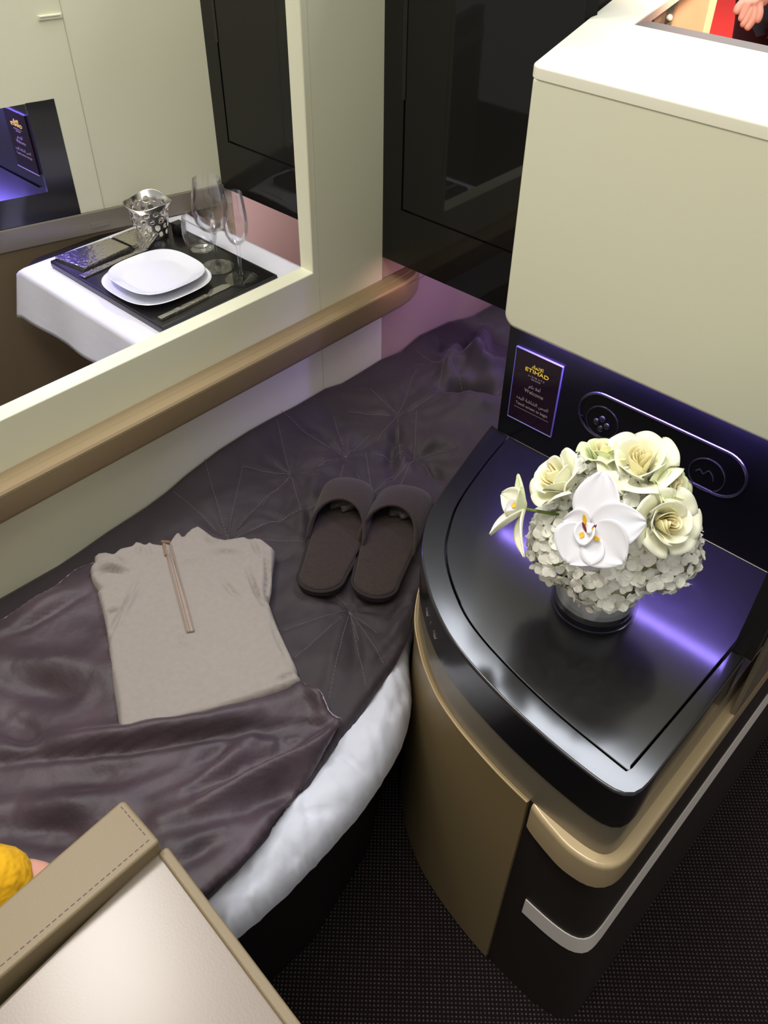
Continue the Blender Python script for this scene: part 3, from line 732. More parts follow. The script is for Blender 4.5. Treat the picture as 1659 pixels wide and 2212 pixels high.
obj('cover', bm, QUILT, quilt, auto=0, mods=[('SOLIDIFY', dict(thickness=0.004, offset=-1))])
bm = bmesh.new()
for c, rays in ST:
    for q in rays:
        n_ = 26; xs = np.array([c[0]+(q[0]-c[0])*i/n_ for i in range(n_+1)]); ys = np.array([c[1]+(q[1]-c[1])*i/n_ for i in range(n_+1)])
        zs = zq0(xs, ys)
        for i in range(0, n_):
            if i % 1 == 0:
                a_ = Vector((xs[i], ys[i], zs[i]+0.0007)); b_ = Vector((xs[i+1], ys[i+1], zs[i+1]+0.0007)); tube(bm, [a_, a_.lerp(b_, 0.75)], 0.00055, 4)
obj('star_stitching', bm, THREAD, quilt, smooth=False)

# velvet blanket over the near half
vfold = [([(0, 1638), (286, 1612), (515, 1571), (659, 1552)], -0.014, 0.008), ([(0, 1610), (286, 1590), (450, 1560), (640, 1500)], 0.016, 0.020), ([(515, 1575), (470, 1620), (400, 1672), (320, 1707)], -0.007, 0.010),
         ([(540, 1590), (480, 1650), (400, 1700)], 0.008, 0.014), ([(739, 1547), (690, 1590), (573, 1661), (440, 1730), (344, 1770)], 0.016, 0.014), ([(720, 1540), (640, 1600), (540, 1650), (430, 1700)], -0.010, 0.012),
         ([(740, 1580), (640, 1680), (500, 1760), (400, 1800)], -0.008, 0.014), ([(605, 1575), (612, 1620)], -0.006, 0.006), ([(0, 1540), (60, 1590), (90, 1612)], -0.010, 0.016), ([(0, 1420), (120, 1425), (230, 1430)], 0.010, 0.025),
         ([(0, 1350), (100, 1290), (190, 1250)], 0.006, 0.018), ([(0, 1365), (60, 1340), (180, 1280)], -0.005, 0.008), ([(0, 1470), (100, 1480), (200, 1500)], -0.007, 0.020), ([(0, 1740), (150, 1730), (250, 1720)], 0.010, 0.022),
         ([(0, 1780), (120, 1790), (200, 1800)], -0.010, 0.018), ([(100, 1690), (260, 1670), (380, 1640)], -0.006, 0.016), ([(650, 1478), (690, 1500), (705, 1535)], 0.012, 0.012), ([(560, 1580), (660, 1560), (735, 1550)], -0.006, 0.007),
         ([(300, 1830), (450, 1800), (560, 1730)], 0.008, 0.018), ([(380, 1870), (500, 1790)], -0.007, 0.012)]
VF = [([P2(*q, 0.485) for q in c], d, w) for c, d, w in vfold]
vp_px = [(-70, 1362), (0, 1328), (60, 1290), (120, 1258), (165, 1222), (200, 1207), (245, 1240), (330, 1300), (480, 1380), (600, 1440), (652, 1472), (690, 1500), (712, 1530), (738, 1547), (712, 1600), (659, 1673), (600, 1755), (544, 1836), (490, 1895), (438, 1938)]
VP = [P2(x, y, 0.476) for x, y in vp_px]
VPs = [tuple(p) for p in smooth_line(VP, 0.02)] + [(-.475, .10), (-.49, -.32), (-1.06, -.32), (-1.06, .18)]
def zv0(X, Y):
    z = zq0(X, Y)*0.55+0.462*0.45 + 0.013 + nz(X, Y, 7, 11.0, 3)*0.006
    for p, dp, w in VF:
        d, f, s = seg_dist(X, Y, p); z += 1.9*dp*np.exp(-(d/w)**2)*np.clip(np.sin(PI*np.clip(f, 0.12, 0.88)), 0, 1)
    q = zq0(X, Y); return np.maximum(z, q+0.0035)
def zv(X, Y, D): return zv0(X, Y) - roll(D, 0.012, 0.006)
bm = patch(VPs, zv, 0.0062, 0.006)
o = obj('blanket', bm, VELVET, None, auto=0, mods=[('SOLIDIFY', dict(thickness=0.004, offset=-1))])
tag(o, 'shiny aubergine velvet blanket, rumpled across the near half of the bed', 'blanket')

# ---------------------------------------------------------------- folded pyjama top
sh_px = [(193, 1228), (203, 1214), (202, 1200), (212, 1193), (232, 1191), (245, 1195), (258, 1184), (275, 1180), (284, 1178), (292, 1168), (303, 1170), (314, 1175), (323, 1169), (334, 1174), (350, 1176), (362, 1172), (372, 1158), (380, 1149), (388, 1147),
         (395, 1156), (410, 1141), (428, 1133), (447, 1145), (465, 1158), (486, 1163), (505, 1160), (528, 1156), (538, 1161), (552, 1158), (568, 1162), (592, 1183), (590, 1200), (586, 1226), (584, 1260), (577, 1287), (590, 1325), (602, 1355), (618, 1390), (635, 1425), (641, 1440),
         (641, 1448), (648, 1458), (646, 1467), (600, 1487), (540, 1508), (450, 1535), (380, 1553), (310, 1575), (262, 1590), (256, 1570), (250, 1520), (243, 1480), (236, 1420), (229, 1360), (221, 1320), (212, 1285), (205, 1262), (196, 1245)]
SH = [P2(x, y, 0.492) for x, y in sh_px]
sfold = [([(205, 1238), (235, 1232), (275, 1236)], -0.006, 0.0035), ([(205, 1225), (240, 1222), (280, 1228)], 0.004, 0.006), ([(195, 1255), (208, 1268), (220, 1272)], -0.006, 0.003), ([(222, 1330), (240, 1320), (262, 1316)], -0.005, 0.003),
         ([(295, 1258), (270, 1310), (245, 1350), (232, 1385)], -0.005, 0.0028), ([(300, 1262), (280, 1305), (258, 1345)], 0.003, 0.004), ([(450, 1196), (480, 1190), (510, 1192), (525, 1200)], -0.004, 0.003), ([(545, 1165), (555, 1190), (565, 1200)], -0.004, 0.0025),
         ([(480, 1250), (500, 1275), (520, 1290)], -0.003, 0.003), ([(535, 1230), (555, 1280), (574, 1308)], -0.006, 0.0025), ([(575, 1190), (578, 1240), (572, 1300)], -0.007, 0.003), ([(586, 1340), (600, 1380), (625, 1430)], -0.004, 0.0022),
         ([(375, 1388), (390, 1392), (410, 1390)], -0.002, 0.002), ([(385, 1372), (398, 1380), (405, 1378)], -0.002, 0.002), ([(245, 1205), (265, 1215), (280, 1205)], -0.003, 0.003), ([(365, 1160), (362, 1185), (380, 1215)], -0.0025, 0.003),
         ([(378, 1218), (410, 1213), (450, 1205)], -0.002, 0.0018), ([(300, 1180), (298, 1200)], -0.003, 0.003), ([(318, 1180), (325, 1205)], -0.002, 0.003), ([(440, 1160), (470, 1175)], 0.003, 0.005), ([(600, 1470), (640, 1450)], -0.004, 0.003), ([(260, 1570), (255, 1520), (246, 1450)], -0.002, 0.002)]
SF = [([P2(*q, 0.492) for q in c], d, w) for c, d, w in sfold]
def zs0(X, Y):
    z = np.maximum(0.4925 + nz(X, Y, 8, 21.0, 2)*0.003, np.minimum(zq0(X, Y)+0.008, 0.505)) + nz(X, Y, 40, 9.0, 2)*0.0006
    for p, dp, w in SF:
        d, f, s = seg_dist(X, Y, p); z += dp*2.6*np.exp(-(d/w)**2)*np.clip(np.sin(PI*np.clip(f, 0.1, 0.9)), 0, 1)
    return z
def zs(X, Y, D): return zs0(X, Y) - roll(D, 0.007, 0.010)
shirt = thing('pyjama_top', 'folded putty-beige half-zip pyjama top lying on the blanket', 'shirt', (P2(420, 1380)[0], P2(420, 1380)[1], 0.48))
bm = patch(SH, zs, 0.0040, 0.0035)
bnd = [e for e in bm.edges if e.is_boundary]; ext = bmesh.ops.extrude_edge_only(bm, edges=bnd)
for v in [v for v in ext['geom'] if isinstance(v, bmesh.types.BMVert)]: v.co.z -= 0.012
obj('folded_cloth', bm, SHIRT, shirt, auto=0)
def on_shirt(px, py, h): 
    x, y = P2(px, py, 0.492); z = float(zs0(np.array([x]), np.array([y]))[0]); return Vector((x, y, z+h))
def zipline(x0, y0, x1, y1, h, n=24): return [on_shirt(x0+(x1-x0)*i/n, y0+(y1-y0)*i/n, h) for i in range(n+1)]
bm = bmesh.new()
zl = zipline(364, 1178, 420, 1365, 0.0022); zr = zipline(354, 1179, 404, 1367, 0.0022)
for i in range(len(zl)-1):
    q = [bm.verts.new(v) for v in (zl[i], zl[i+1], zr[i+1], zr[i])]; bm.faces.new(q)
zp = obj('zipper', bm, SHIRT, shirt, smooth=False, mods=[('SOLIDIFY', dict(thickness=0.0030, offset=0))])
for (a_, b_) in (((357, 1180), (406, 1366)), ((362, 1179), (411, 1365)), ((369, 1178), (419, 1364))):
    bm = bmesh.new(); tube(bm, zipline(*a_, *b_, 0.0042), 0.0009, 5); o = obj('teeth_row' if a_[0] == 362 else 'tape_edge', bm, ZIP, zp)
bm = bmesh.new(); q0 = on_shirt(355, 1180, 0.004); q1 = on_shirt(360, 1204, 0.003)
tube(bm, [q0, q0.lerp(q1, 0.35), q1], [0.0022, 0.0016, 0.0026], 8, flat=0.5); tube(bm, [on_shirt(350, 1176, 0.004), on_shirt(368, 1176, 0.004)], 0.0022, 6)
obj('zip_pull', bm, ZIPM, zp)

# ---------------------------------------------------------------- slippers
def slipper(heel, toe, label, flip):
    z0 = 0.470
    h = at(*heel, 2, z0+0.012); tpt = at(*toe, 2, z0+0.030); h.z = tpt.z = 0
    L = (tpt-h).length; ang = math.atan2(tpt.y-h.y, tpt.x-h.x)
    root = thing('slipper', label, 'slipper', (h.x, h.y, z0), 'pair of brown slippers')
    M = Matrix.Rotation(ang-PI/2, 4, 'Z')
    ctr = [(0.0, .0), (.06, 0), (.2, 0), (.4, 0.002), (.6, .004), (.8, .004), (1, .0)]
    def w(t):  # half width along the length
        a_ = min(1, t/0.12); b_ = min(1, (1-t)/0.16)
        base = 0.0385+0.0095*math.sin(PI*min(1, max(0, (t-0.15)/0.95)))
        return base*math.sqrt(max(0, 1-(1-a_)**2))*math.sqrt(max(0, 1-(1-b_)**2))
    def cx(t): return flip*0.006*math.sin(PI*t)
    outline = []
    N = 44; ts = [0.5-0.5*math.cos(PI*i/N) for i in range(N+1)]
    for t_ in ts: outline.append(Vector((cx(t_)+w(t_), t_*L)))
    for t_ in reversed(ts[1:-1]): outline.append(Vector((cx(t_)-w(t_), t_*L)))
    def place(bm):
        for v in bm.verts: v.co = M @ v.co
        return bm
    def add(name, bm, m, **k):
        place(bm); me = bpy.data.meshes.new(name); bmesh.ops.recalc_face_normals(bm, faces=bm.faces); bm.to_mesh(me); bm.free()
        o = bpy.data.objects.new(name, me); COL.objects.link(o); me.materials.append(m); o.parent = root
        for p in me.polygons: p.use_smooth = True
        for kk, kw in k.get('mods', ()):
            md = o.modifiers.new(kk.lower(), kk)
            for a2, v2 in kw.items(): setattr(md, a2, v2)
        return o
    sole_ = add('sole', prism([p*1.0 for p in outline], 0.0, 0.010, 0.003, 0.003), SLIPD)
    sc = []
    for p in outline: sc.append(Vector((p.x*0.93, L/2+(p.y-L/2)*0.975)))
    add('footbed', prism(sc, 0.0095, 0.0155, 0.004, 0), SLIP)
    bm = bmesh.new(); tube(bm, [Vector((p.x*0.985, L/2+(p.y-L/2)*0.99, 0.0105)) for p in outline], 0.0028, 6, closed=True); add('piping', bm, SLIPD).parent = sole_
    # upper: arched surface, open towards the heel with a curved throat
    bm = bmesh.new(); NU, NV = 28, 22; grid = []
    for j in range(NV+1):
        row = []
        for i in range(NU+1):
            a_ = PI*i/NU; s_ = math.sin(a_)
            t0 = 0.40+0.235*s_**1.1; t_ = t0+(0.992-t0)*(j/NV)
            ww = (w(t_)+0.0025); hh = (0.052*(1-max(0, (t_-0.55)/0.45)**2.2)**0.5 if t_ > 0.55 else 0.052)*min(1, ww/0.035)
            hh = max(hh, 0.004) - 0.010*max(0, 0.55-t_)
            x = cx(t_)+ww*math.cos(a_)*(1.0+0.05*s_); z = 0.006+hh*(s_**0.62)
            row.append(bm.verts.new((x, t_*L, z)))
        grid.append(row)
    for j in range(NV):
        for i in range(NU): bm.faces.new((grid[j][i], grid[j][i+1], grid[j+1][i+1], grid[j+1][i]))
    th = [v.co.copy() for v in grid[0]]
    up = add('upper', bm, SLIP, mods=[('SOLIDIFY', dict(thickness=0.004, offset=-1))])
    bm = bmesh.new(); tube(bm, th, 0.0024, 6); add('throat_binding', bm, SLIP).parent = up
    bm = bmesh.new()
    bmesh.ops.create_icosphere(bm, subdivisions=3, radius=1, matrix=Matrix.Translation((cx(.72)-flip*0.004, L*0.74, 0.024)) @ Matrix.Diagonal((0.024, 0.020, 0.010, 1)))
    for v in bm.verts:
        v.co += Vector((1, 1, 1))*0.006*noise.noise(v.co*90)
    add('paper_stuffing', bm, LINER)
    return root
slipper((680, 1278), (762, 1022), 'brown felt open-back slipper next to the pyjama top, the left of the pair', 1)
slipper((800, 1290), (893, 1040), 'brown felt open-back slipper beside the black console edge, the right of the pair', -1)

# ================================================================= vase and flowers
vc = (at(1192, 1290, 2, ZC)+at(1372, 1290, 2, ZC))*0.5; vc = at(1281, 1302, 2, ZC)
VR = 0.0565; VH = 0.102
vase = thing('vase', 'low round clear glass vase on the glossy black console top', 'vase', (vc.x, vc.y, ZC))
obj('glass_wall', lathe([(0, 0.0006), (VR-0.006, 0.0006), (VR-0.001, 0.003), (VR, 0.008), (VR, VH-0.002), (VR-0.0012, VH), (VR-0.0028, VH-0.001), (VR-0.0028, 0.014), (VR-0.008, 0.0095), (0, 0.0085)], 72, (vc.x, vc.y, ZC)), GLASS, vase, auto=60)
obj('inner_liner', lathe([(0, 0.0165), (VR-0.010, 0.0165), (VR-0.0045, 0.022), (VR-0.004, VH-0.008), (VR-0.010, VH-0.008), (VR-0.011, 0.024), (0, 0.023)], 64, (vc.x, vc.y, ZC)), VLINER, vase)
BC = Vector((vc.x-0.004, vc.y+0.006, ZC+0.138)); BR = 0.095
def sph(px, py, r=BR):                      # point on the bouquet's dome seen at a pixel
    d = ray(px, py).normalized(); oc = CAM-BC; b_ = oc.dot(d); c_ = oc.length_squared-r*r; disc = b_*b_-c_
    if disc < 0:
        t_ = -b_; p = CAM+d*t_; n_ = (p-BC).normalized(); return BC+n_*r, n_
    p = CAM+d*(-b_-math.sqrt(disc)); return p, (p-BC).normalized()
def frame(n_, spin=0.0):
    q = n_.to_track_quat('Z', 'Y').to_matrix().to_4x4(); return q @ Matrix.Rotation(spin, 4, 'Z')
def petal_bm(bm, M, L, wf, cup, bend, nu=8, nv=10, tip=1.0, ruffle=0.0, seed=0):
    g = []
    for j in range(nv+1):
        v = j/nv; row = []
        for i in range(nu+1):
            u = i/nu*2-1; ww = wf(v)
            x = ww*u; y = L*v; z = cup*(u*u)*ww + bend*v*v*L + ruffle*math.sin(u*7+seed)*v*v
            row.append(bm.verts.new(M @ Vector((x, y, z))))
        g.append(row)
    for j in range(nv):
        for i in range(nu): bm.faces.new((g[j][i], g[j][i+1], g[j+1][i+1], g[j+1][i]))
def child(name, bm, m, root, solid=0.0006):
    me = bpy.data.meshes.new(name); bm.to_mesh(me); bm.free(); me.materials.append(m)
    for p in me.polygons: p.use_smooth = True
    o = bpy.data.objects.new(name, me); COL.objects.link(o); o.parent = root
    if solid:
        md = o.modifiers.new('solidify', 'SOLIDIFY'); md.thickness = solid; md.offset = 0
    return o
def rose(px, py, R, label, tiltpx=None, lift=0.0, outer=PETC, seed=1, depth=0.0, rr=None):
    rnd = random.Random(seed); p, n_ = sph(px, py, rr or BR+0.012)
    ctr = Vector(n_)
    if tiltpx: ctr = (n_ + Vector(tiltpx)).normalized()
    root = thing('rose', label, 'rose', tuple(p), 'cream roses in the vase')
    M = frame(ctr, rnd.random()*6)
    H = R*1.15
    def cup(bm, a0, span, rb, rt, curl, h0, h1, wav):
        nu, nv = 12, 8; g = []
        for j in range(nv+1):
            v = j/nv; row = []
            for i in range(nu+1):
                u = i/nu*2-1; a_ = a0+u*span/2*(0.75+0.25*math.sin(PI*min(1, v+0.25)))
                edge = 1-0.16*u*u*v-0.10*abs(u)**4*v
                r = rb+(rt-rb)*v**0.8 + curl*max(0, v-0.62)**1.5*3 + 0.0012*u*(1+v)
                z = h0+(h1-h0)*v*edge - curl*max(0, v-0.7)**2*5 + wav*math.sin(u*4+a0*3)*v
                row.append(bm.verts.new(M @ Vector((r*math.cos(a_), r*math.sin(a_), z))))
            g.append(row)
        for j in range(nv):
            for i in range(nu): bm.faces.new((g[j][i], g[j][i+1], g[j+1][i+1], g[j+1][i]))
    bm = bmesh.new(); a_ = 0
    for k in range(9):
        f = k/9; a_ += 2.2; cup(bm, a_, 3.2-0.6*f, R*(0.03+0.20*f), R*(0.05+0.36*f), 0.0, -H*0.35, H*(0.44-0.05*f), 0.0003)
    child('rose_heart', bm, PETC2, root)
    n2 = 6
    for k in range(n2):
        bm = bmesh.new(); a_ = k*2*PI/n2*1.0+rnd.random()*0.3
        cup(bm, a_, 1.9, R*0.28, R*0.62, R*0.10, -H*0.42, H*(0.36+0.03*rnd.random()), 0.0006); child('petal', bm, outer, root)
    for k in range(7):
        bm = bmesh.new(); a_ = k*2*PI/7+0.4+rnd.random()*0.3
        cup(bm, a_, 1.35, R*0.36, R*(0.95+0.1*rnd.random()), R*0.22, -H*0.50, H*(0.16+0.05*rnd.random()), 0.0012); child('petal', bm, outer, root)
    bm = bmesh.new(); tube(bm, [M @ Vector((0, 0, -H*0.4)), M @ Vector((0, 0, -H*0.4-0.03))], 0.0025, 8); child('stem', bm, GREEN, root, 0)
    return root
rose(1380, 1000, 0.040, 'largest cream rose with open heart at the top of the bouquet', (-0.12, -0.25, 0.0), seed=2)
rose(1200, 1032, 0.034, 'cream rose at the upper left of the bouquet, above the side-facing orchid', (-0.2, -0.1, 0.1), seed=5)
rose(1440, 1128, 0.035, 'cream rose with tight spiral heart at the right of the bouquet', (0.05, -0.2, 0.05), seed=9)
rose(1300, 975, 0.024, 'small greenish rosebud at the back of the bouquet behind the largest rose', (0.1, 0.2, 0.3), seed=12, outer=PETG)
rose(1452, 1052, 0.026, 'pale green-white rose between the two right-hand cream roses', (0.3, 0.1, 0.1), seed=15, outer=PETG)

# hydrangea florets, shared meshes
def floret_mesh(seed):
    rnd = random.Random(seed); bm = bmesh.new()
    for k in range(4):
        a_ = k*PI/2+rnd.uniform(-.15, .15); M = Matrix.Rotation(a_, 4, 'Z') @ Matrix.Rotation(rnd.uniform(0.05, 0.5), 4, 'X')
        L = rnd.uniform(0.0085, 0.0115)
        petal_bm(bm, M, L, lambda v: 0.0062*math.sin(PI*min(1, 0.10+v*0.86))**0.7, 0.25*rnd.uniform(-1, 1), rnd.uniform(-.3, .2), 5, 5, ruffle=0.0007, seed=rnd.random()*6)
    bmesh.ops.create_icosphere(bm, subdivisions=1, radius=0.0013)
    me = bpy.data.meshes.new('floret'); bm.to_mesh(me); bm.free(); me.materials.append(PETH)
    for p in me.polygons: p.use_smooth = True
    return me
FM = [floret_mesh(i) for i in range(6)]
def hydrangea(px, py, R, n, label, seed, depth=0.55):
    rnd = random.Random(seed); p, n_ = sph(px, py, BR*depth+0.0)
    root = thing('hydrangea', label, 'hydrangea', tuple(p), 'white hydrangea heads in the vase')
    cnt = 0; k = 0
    bm = bmesh.new(); bmesh.ops.create_icosphere(bm, subdivisions=3, radius=R*0.86)
    for v in bm.verts: v.co *= 1+0.06*noise.noise(v.co*80)
    child('flower_core', bm, PETG, root, 0)
    N = n*2
    for i in range(N):
        z = 1-2*(i+0.5)/N; r = math.sqrt(1-z*z); a_ = i*2.39996
        d = Vector((r*math.cos(a_), r*math.sin(a_), z))
        if d.dot((n_*1.0+Vector((0, -0.2, 0.0))).normalized()) < -0.15: continue
        if (p+d*R).z < ZC+0.055 and ((p+d*R)-Vector((vc.x, vc.y, (p+d*R).z))).length < VR+0.004: continue
        cnt += 1
        if cnt > 98: break
        o = bpy.data.objects.new('floret', FM[rnd.randrange(6)]); COL.objects.link(o); o.parent = root
        dd = (d+Vector((rnd.uniform(-.35, .35), rnd.uniform(-.35, .35), rnd.uniform(-.35, .35)))).normalized()
        Mx = Matrix.Translation(d*R*rnd.uniform(0.93, 1.06)) @ frame(dd, rnd.random()*6) @ Matrix.Scale(rnd.uniform(0.85, 1.25), 4)
        o.matrix_local = Mx
    bm = bmesh.new(); tube(bm, [Vector((0, 0, -R*0.7)), (Vector((vc.x, vc.y, ZC+0.05))-p)*0.8], 0.003, 8); child('stem', bm, GREEN, root, 0)
    return root
hydrangea(1175, 1195, 0.052, 80, 'white hydrangea head at the lower left of the bouquet, under the side-facing orchid', 3)
hydrangea(1300, 1255, 0.052, 80, 'white hydrangea head at the front, hanging over the vase rim below the open orchid', 4)
hydrangea(1442, 1200, 0.054, 80, 'white hydrangea head at the lower right of the bouquet, below the spiral rose', 6)
hydrangea(1335, 1085, 0.046, 70, 'white hydrangea head at the centre of the bouquet, behind the open orchid', 8)
hydrangea(1245, 1010, 0.038, 60, 'white hydrangea head at the back of the bouquet beside the rosebud', 10)

# open orchid facing the camera
def orchid(px, py, R, label, spin, tilt=(0, 0, 0), white=PETW, rr=0.03, closed=0.0):
    p, n_ = sph(px, py, BR+rr); ctr = (n_+Vector(tilt)).normalized()
    # 'up' of the flower follows the picture's up
    up = Vector((-MW[0][1], -MW[1][1], -MW[2][1])); up = (up-ctr*up.dot(ctr)).normalized(); sx = up.cross(ctr).normalized()
    F = Matrix((sx, up, ctr)).transposed().to_4x4() @ Matrix.Rotation(spin, 4, 'Z')
    root = thing('orchid', label, 'orchid', tuple(p), 'white orchids in the vase')
    def pet(name, ang, L, W, cup, bend, m, lift=0.0, sharp=0.75, tiltx=0.0):
        bm = bmesh.new(); M = F @ Matrix.Rotation(ang, 4, 'Z') @ Matrix.Translation((0, 0.002, lift)) @ Matrix.Rotation(tiltx+closed, 4, 'X')
        petal_bm(bm, M, L, lambda v: W*max(0.02, math.sin(PI*min(0.985, 0.06+v*0.94)**0.9))**sharp, cup, bend, 12, 14, ruffle=0.0012, seed=ang)
        return child(name, bm, m, root, 0.0008)
    return root, F, pet
r_, F, pet = orchid(1278, 1140, 0.05, 'large open white orchid with yellow and maroon throat at the front of the bouquet', 0.0, (0.0, -0.25, 0.1))
pet('petal', -0.22, 0.060, 0.026, 0.10, -0.12, PETW, 0.000, 0.6, 0.10)
pet('petal', 2.55, 0.044, 0.030, 0.22, -0.10, PETW, 0.004, 0.6, 0.25)
pet('petal', -2.35, 0.050, 0.029, 0.22, -0.10, PETW, 0.005, 0.6, 0.22)
pet('petal', -1.45, 0.056, 0.026, 0.14, -0.15, PETW, 0.002, 0.65, 0.12)
pet('petal', 1.35, 0.030, 0.019, 0.2, -0.1, PETW, 0.001, 0.65, 0.2)
pet('petal', 3.1, 0.046, 0.030, 0.2, -0.15, PETW, 0.001, 0.6, 0.1)
bm = bmesh.new(); petal_bm(bm, F @ Matrix.Translation((-0.002, 0.006, 0.006)) @ Matrix.Rotation(PI*0.94, 4, 'Z') @ Matrix.Rotation(0.25, 4, 'X'), 0.026, lambda v: 0.0115*math.sin(PI*min(.98, .1+.88*v))**.6, 0.75, 0.05, 10, 10)
child('lip', bm, PETW, r_, 0.0008)
for (x, y, l, w_, m_, an) in ((-.0035, .0035, .013, .0022, YEL, 0.1), (-.0060, -.004, .008, .0030, YEL, 2.6), (.004, -.010, .008, .0026, YEL, -1.7), (-.003, -.004, .012, .0016, MAG, 0.3), (.0015, -.006, .012, .0014, MAG, -0.5), (.0045, -.001, .007, .0010, MAG, -0.7), (-.001, -.003, .009, .0022, YEL, -1.2)):
    bm = bmesh.new(); M = F @ Matrix.Translation((x, y, 0.0115)) @ Matrix.Rotation(an, 4, 'Z')
    petal_bm(bm, M, l, lambda v: w_*math.sin(PI*min(.97, .08+.9*v)), 0.3, 0.25, 4, 6); child('throat_marking', bm, m_, r_, 0.0006)
bm = bmesh.new(); tube(bm, [F @ Vector((0, 0.001, 0.004)), F @ Vector((0.001, -0.002, 0.013)), F @ Vector((0.001, -0.005, 0.017))], [0.0035, 0.003, 0.0022], 8); child('column', bm, PETW, r_, 0)
# orchid on the left turned sideways
r_, F, pet = orchid(1136, 1100, 0.04, 'creamy orchid turned sideways at the far left edge of the bouquet', 0.3, (-1.0, -0.1, 0.1), rr=0.026)
pet('petal', 0.25, 0.046, 0.014, 0.5, 0.10, PETG, 0, 0.7, 0.35)
pet('petal', 0.95, 0.040, 0.018, 0.3, 0.10, PETC, 0, 0.7, 0.75)
pet('petal', 2.75, 0.050, 0.027, 0.35, 0.05, PETC, 0, 0.65, 0.55)
pet('petal', -2.85, 0.062, 0.013, 0.5, -0.25, PETC, 0, 0.8, 0.05)
pet('petal', -1.3, 0.036, 0.018, 0.3, 0.05, PETG, 0, 0.7, 0.5)
bm = bmesh.new(); petal_bm(bm, F @ Matrix.Translation((0, 0, 0.006)) @ Matrix.Rotation(1.8, 4, 'Z') @ Matrix.Rotation(0.9, 4, 'X'), 0.024, lambda v: 0.009*math.sin(PI*min(.98, .1+.88*v))**.6, 0.9, -0.3, 8, 8)
child('lip', bm, PETW, r_, 0.0008)
bm = bmesh.new(); petal_bm(bm, F @ Matrix.Translation((0, 0.001, 0.010)) @ Matrix.Rotation(1.8, 4, 'Z') @ Matrix.Rotation(0.9, 4, 'X'), 0.009, lambda v: 0.004*math.sin(PI*min(.98, .1+.88*v)), 0.5, 0, 6, 6)
child('throat_marking', bm, YEL, r_, 0.0006)
bm = bmesh.new(); tube(bm, [Vector((0, 0, 0)), (BC-Vector(r_.location))*0.45], 0.002, 8); child('stem', bm, GREEN, r_, 0)

# ================================================================= the next suite, seen through the opening
WB = Vector((-1.577, 1.174, 0)); TD = Vector((-0.281, -0.96, 0)).normalized(); ND = Vector((0.96, -0.281, 0)).normalized()
MF = Matrix(((TD.x, -ND.x, 0, WB.x), (TD.y, -ND.y, 0, WB.y), (0, 0, 1, 0), (0, 0, 0, 1)))   # local x along the wall, local y away from us, z up
def far(px, py):
    p = atp(px, py, WB, ND); return (p-WB).dot(TD), p.z
bm = bmesh.new()
SW = 0.321; ZA, ZB_ = 0.722, 0.952
prof = [(0, ZA), (SW, ZA), (SW, ZB_), (0.47, ZB_-0.004), (0.55, ZB_+0.012), (0.62, ZB_+0.06), (1.6, ZB_+0.06), (1.6, 1.5), (0, 1.5)]
A = [bm.verts.new(MF @ Vector((s, 0, z))) for s, z in prof]; B = [bm.verts.new(MF @ Vector((s, 0.02, z))) for s, z in prof]
bm.faces.new(A); bm.faces.new(list(reversed(B)))
for i in range(len(A)): bm.faces.new((A[i], A[(i+1) % len(A)], B[(i+1) % len(A)], B[i]))
struct('wall_far', bm, CREAM, smooth=False)
bm = bmesh.new(); seams = [MF @ Vector((*[far(132, 20)[0]], -0.0002, 0.722)), MF @ Vector((far(132, 20)[0], -0.0002, 1.5))]
tube(bm, seams, 0.0008, 6); struct('trim_2', bm, SEAM)
lt = thing('wall_latch', 'small raised cream latch high on the wall in the next suite', 'latch', tuple(MF @ Vector((far(107, 33)[0], 0, far(107, 33)[1]))))
s_, z_ = far(107, 33)
obj('latch_plate', bx(s_-0.022, s_+0.022, -0.003, 0, z_-0.006, z_+0.002, 0.0008, M=MF), CREAM, lt); obj('latch_slot', bx(s_-0.019, s_+0.019, -0.0045, -0.0028, z_-0.001, z_+0.001, 0.0003, M=MF), CREAMT, lt)
# grey ledge, brown side panel
tl = thing('side_ledge', 'grey-taupe ledge running under the cream wall in the next suite', 'ledge', tuple(MF @ Vector((0.4, 0, 0.7))))
obj('ledge_face', bx(-0.02, 1.6, -0.006, 0.02, 0.676, 0.7215, 0.002, M=MF), GREYT, tl)
obj('latch', bx(0.268, 0.308, -0.0075, -0.005, 0.688, 0.700, 0.0008, M=MF), GREYT, tl)
struct('wall_far_lower', bx(-0.02, 1.6, -0.003, 0.03, 0.0, 0.6755, M=MF), BROWNP, smooth=False)
struct('wall_far_footwell', bx(-1.62, -1.115, 1.52, 1.54, 0, 0.72), FOOTW, smooth=False)
struct('wall_far_footwell_side', bx(-1.63, -1.60, 1.18, 1.52, 0, 0.72), FOOTW, smooth=False)
# its black-framed console alcove
al = thing('console_alcove', 'black alcove with blue-lit console top, at the left edge beyond the wall opening', 'console', tuple(MF @ Vector((0.5, 0, 0.8))))
si, zi = 0.376, 0.780
bm = bmesh.new(); box(bm, SW+0.0005, si, -0.001, 0.045, ZA, ZB_-0.0005, MF); obj('side_cheek', bm, BLACK, al, smooth=False)
bm = bmesh.new(); box(bm, si, 1.6, -0.001, 0.03, ZA, zi, MF); obj('front_apron', bm, BLACK, al, smooth=False)
yb2 = (MF @ Vector((si, 0.0, 0))).y + 0.004
q1 = MF @ Vector((si, 0.0, 0)); q2 = MF @ Vector((1.4, 0.0, 0))
obj('console_top', prism([(q1.x-0.002, q1.y), (q2.x, q2.y), (q2.x-0.5, q2.y), (q1.x-0.75, yb2)], zi-0.02, zi-0.002), BLACK, al, smooth=False)
obj('alcove_back', bx(q1.x-0.75, q1.x-0.008, yb2, yb2+0.02, zi-0.02, 1.02), BLACK, al, smooth=False)
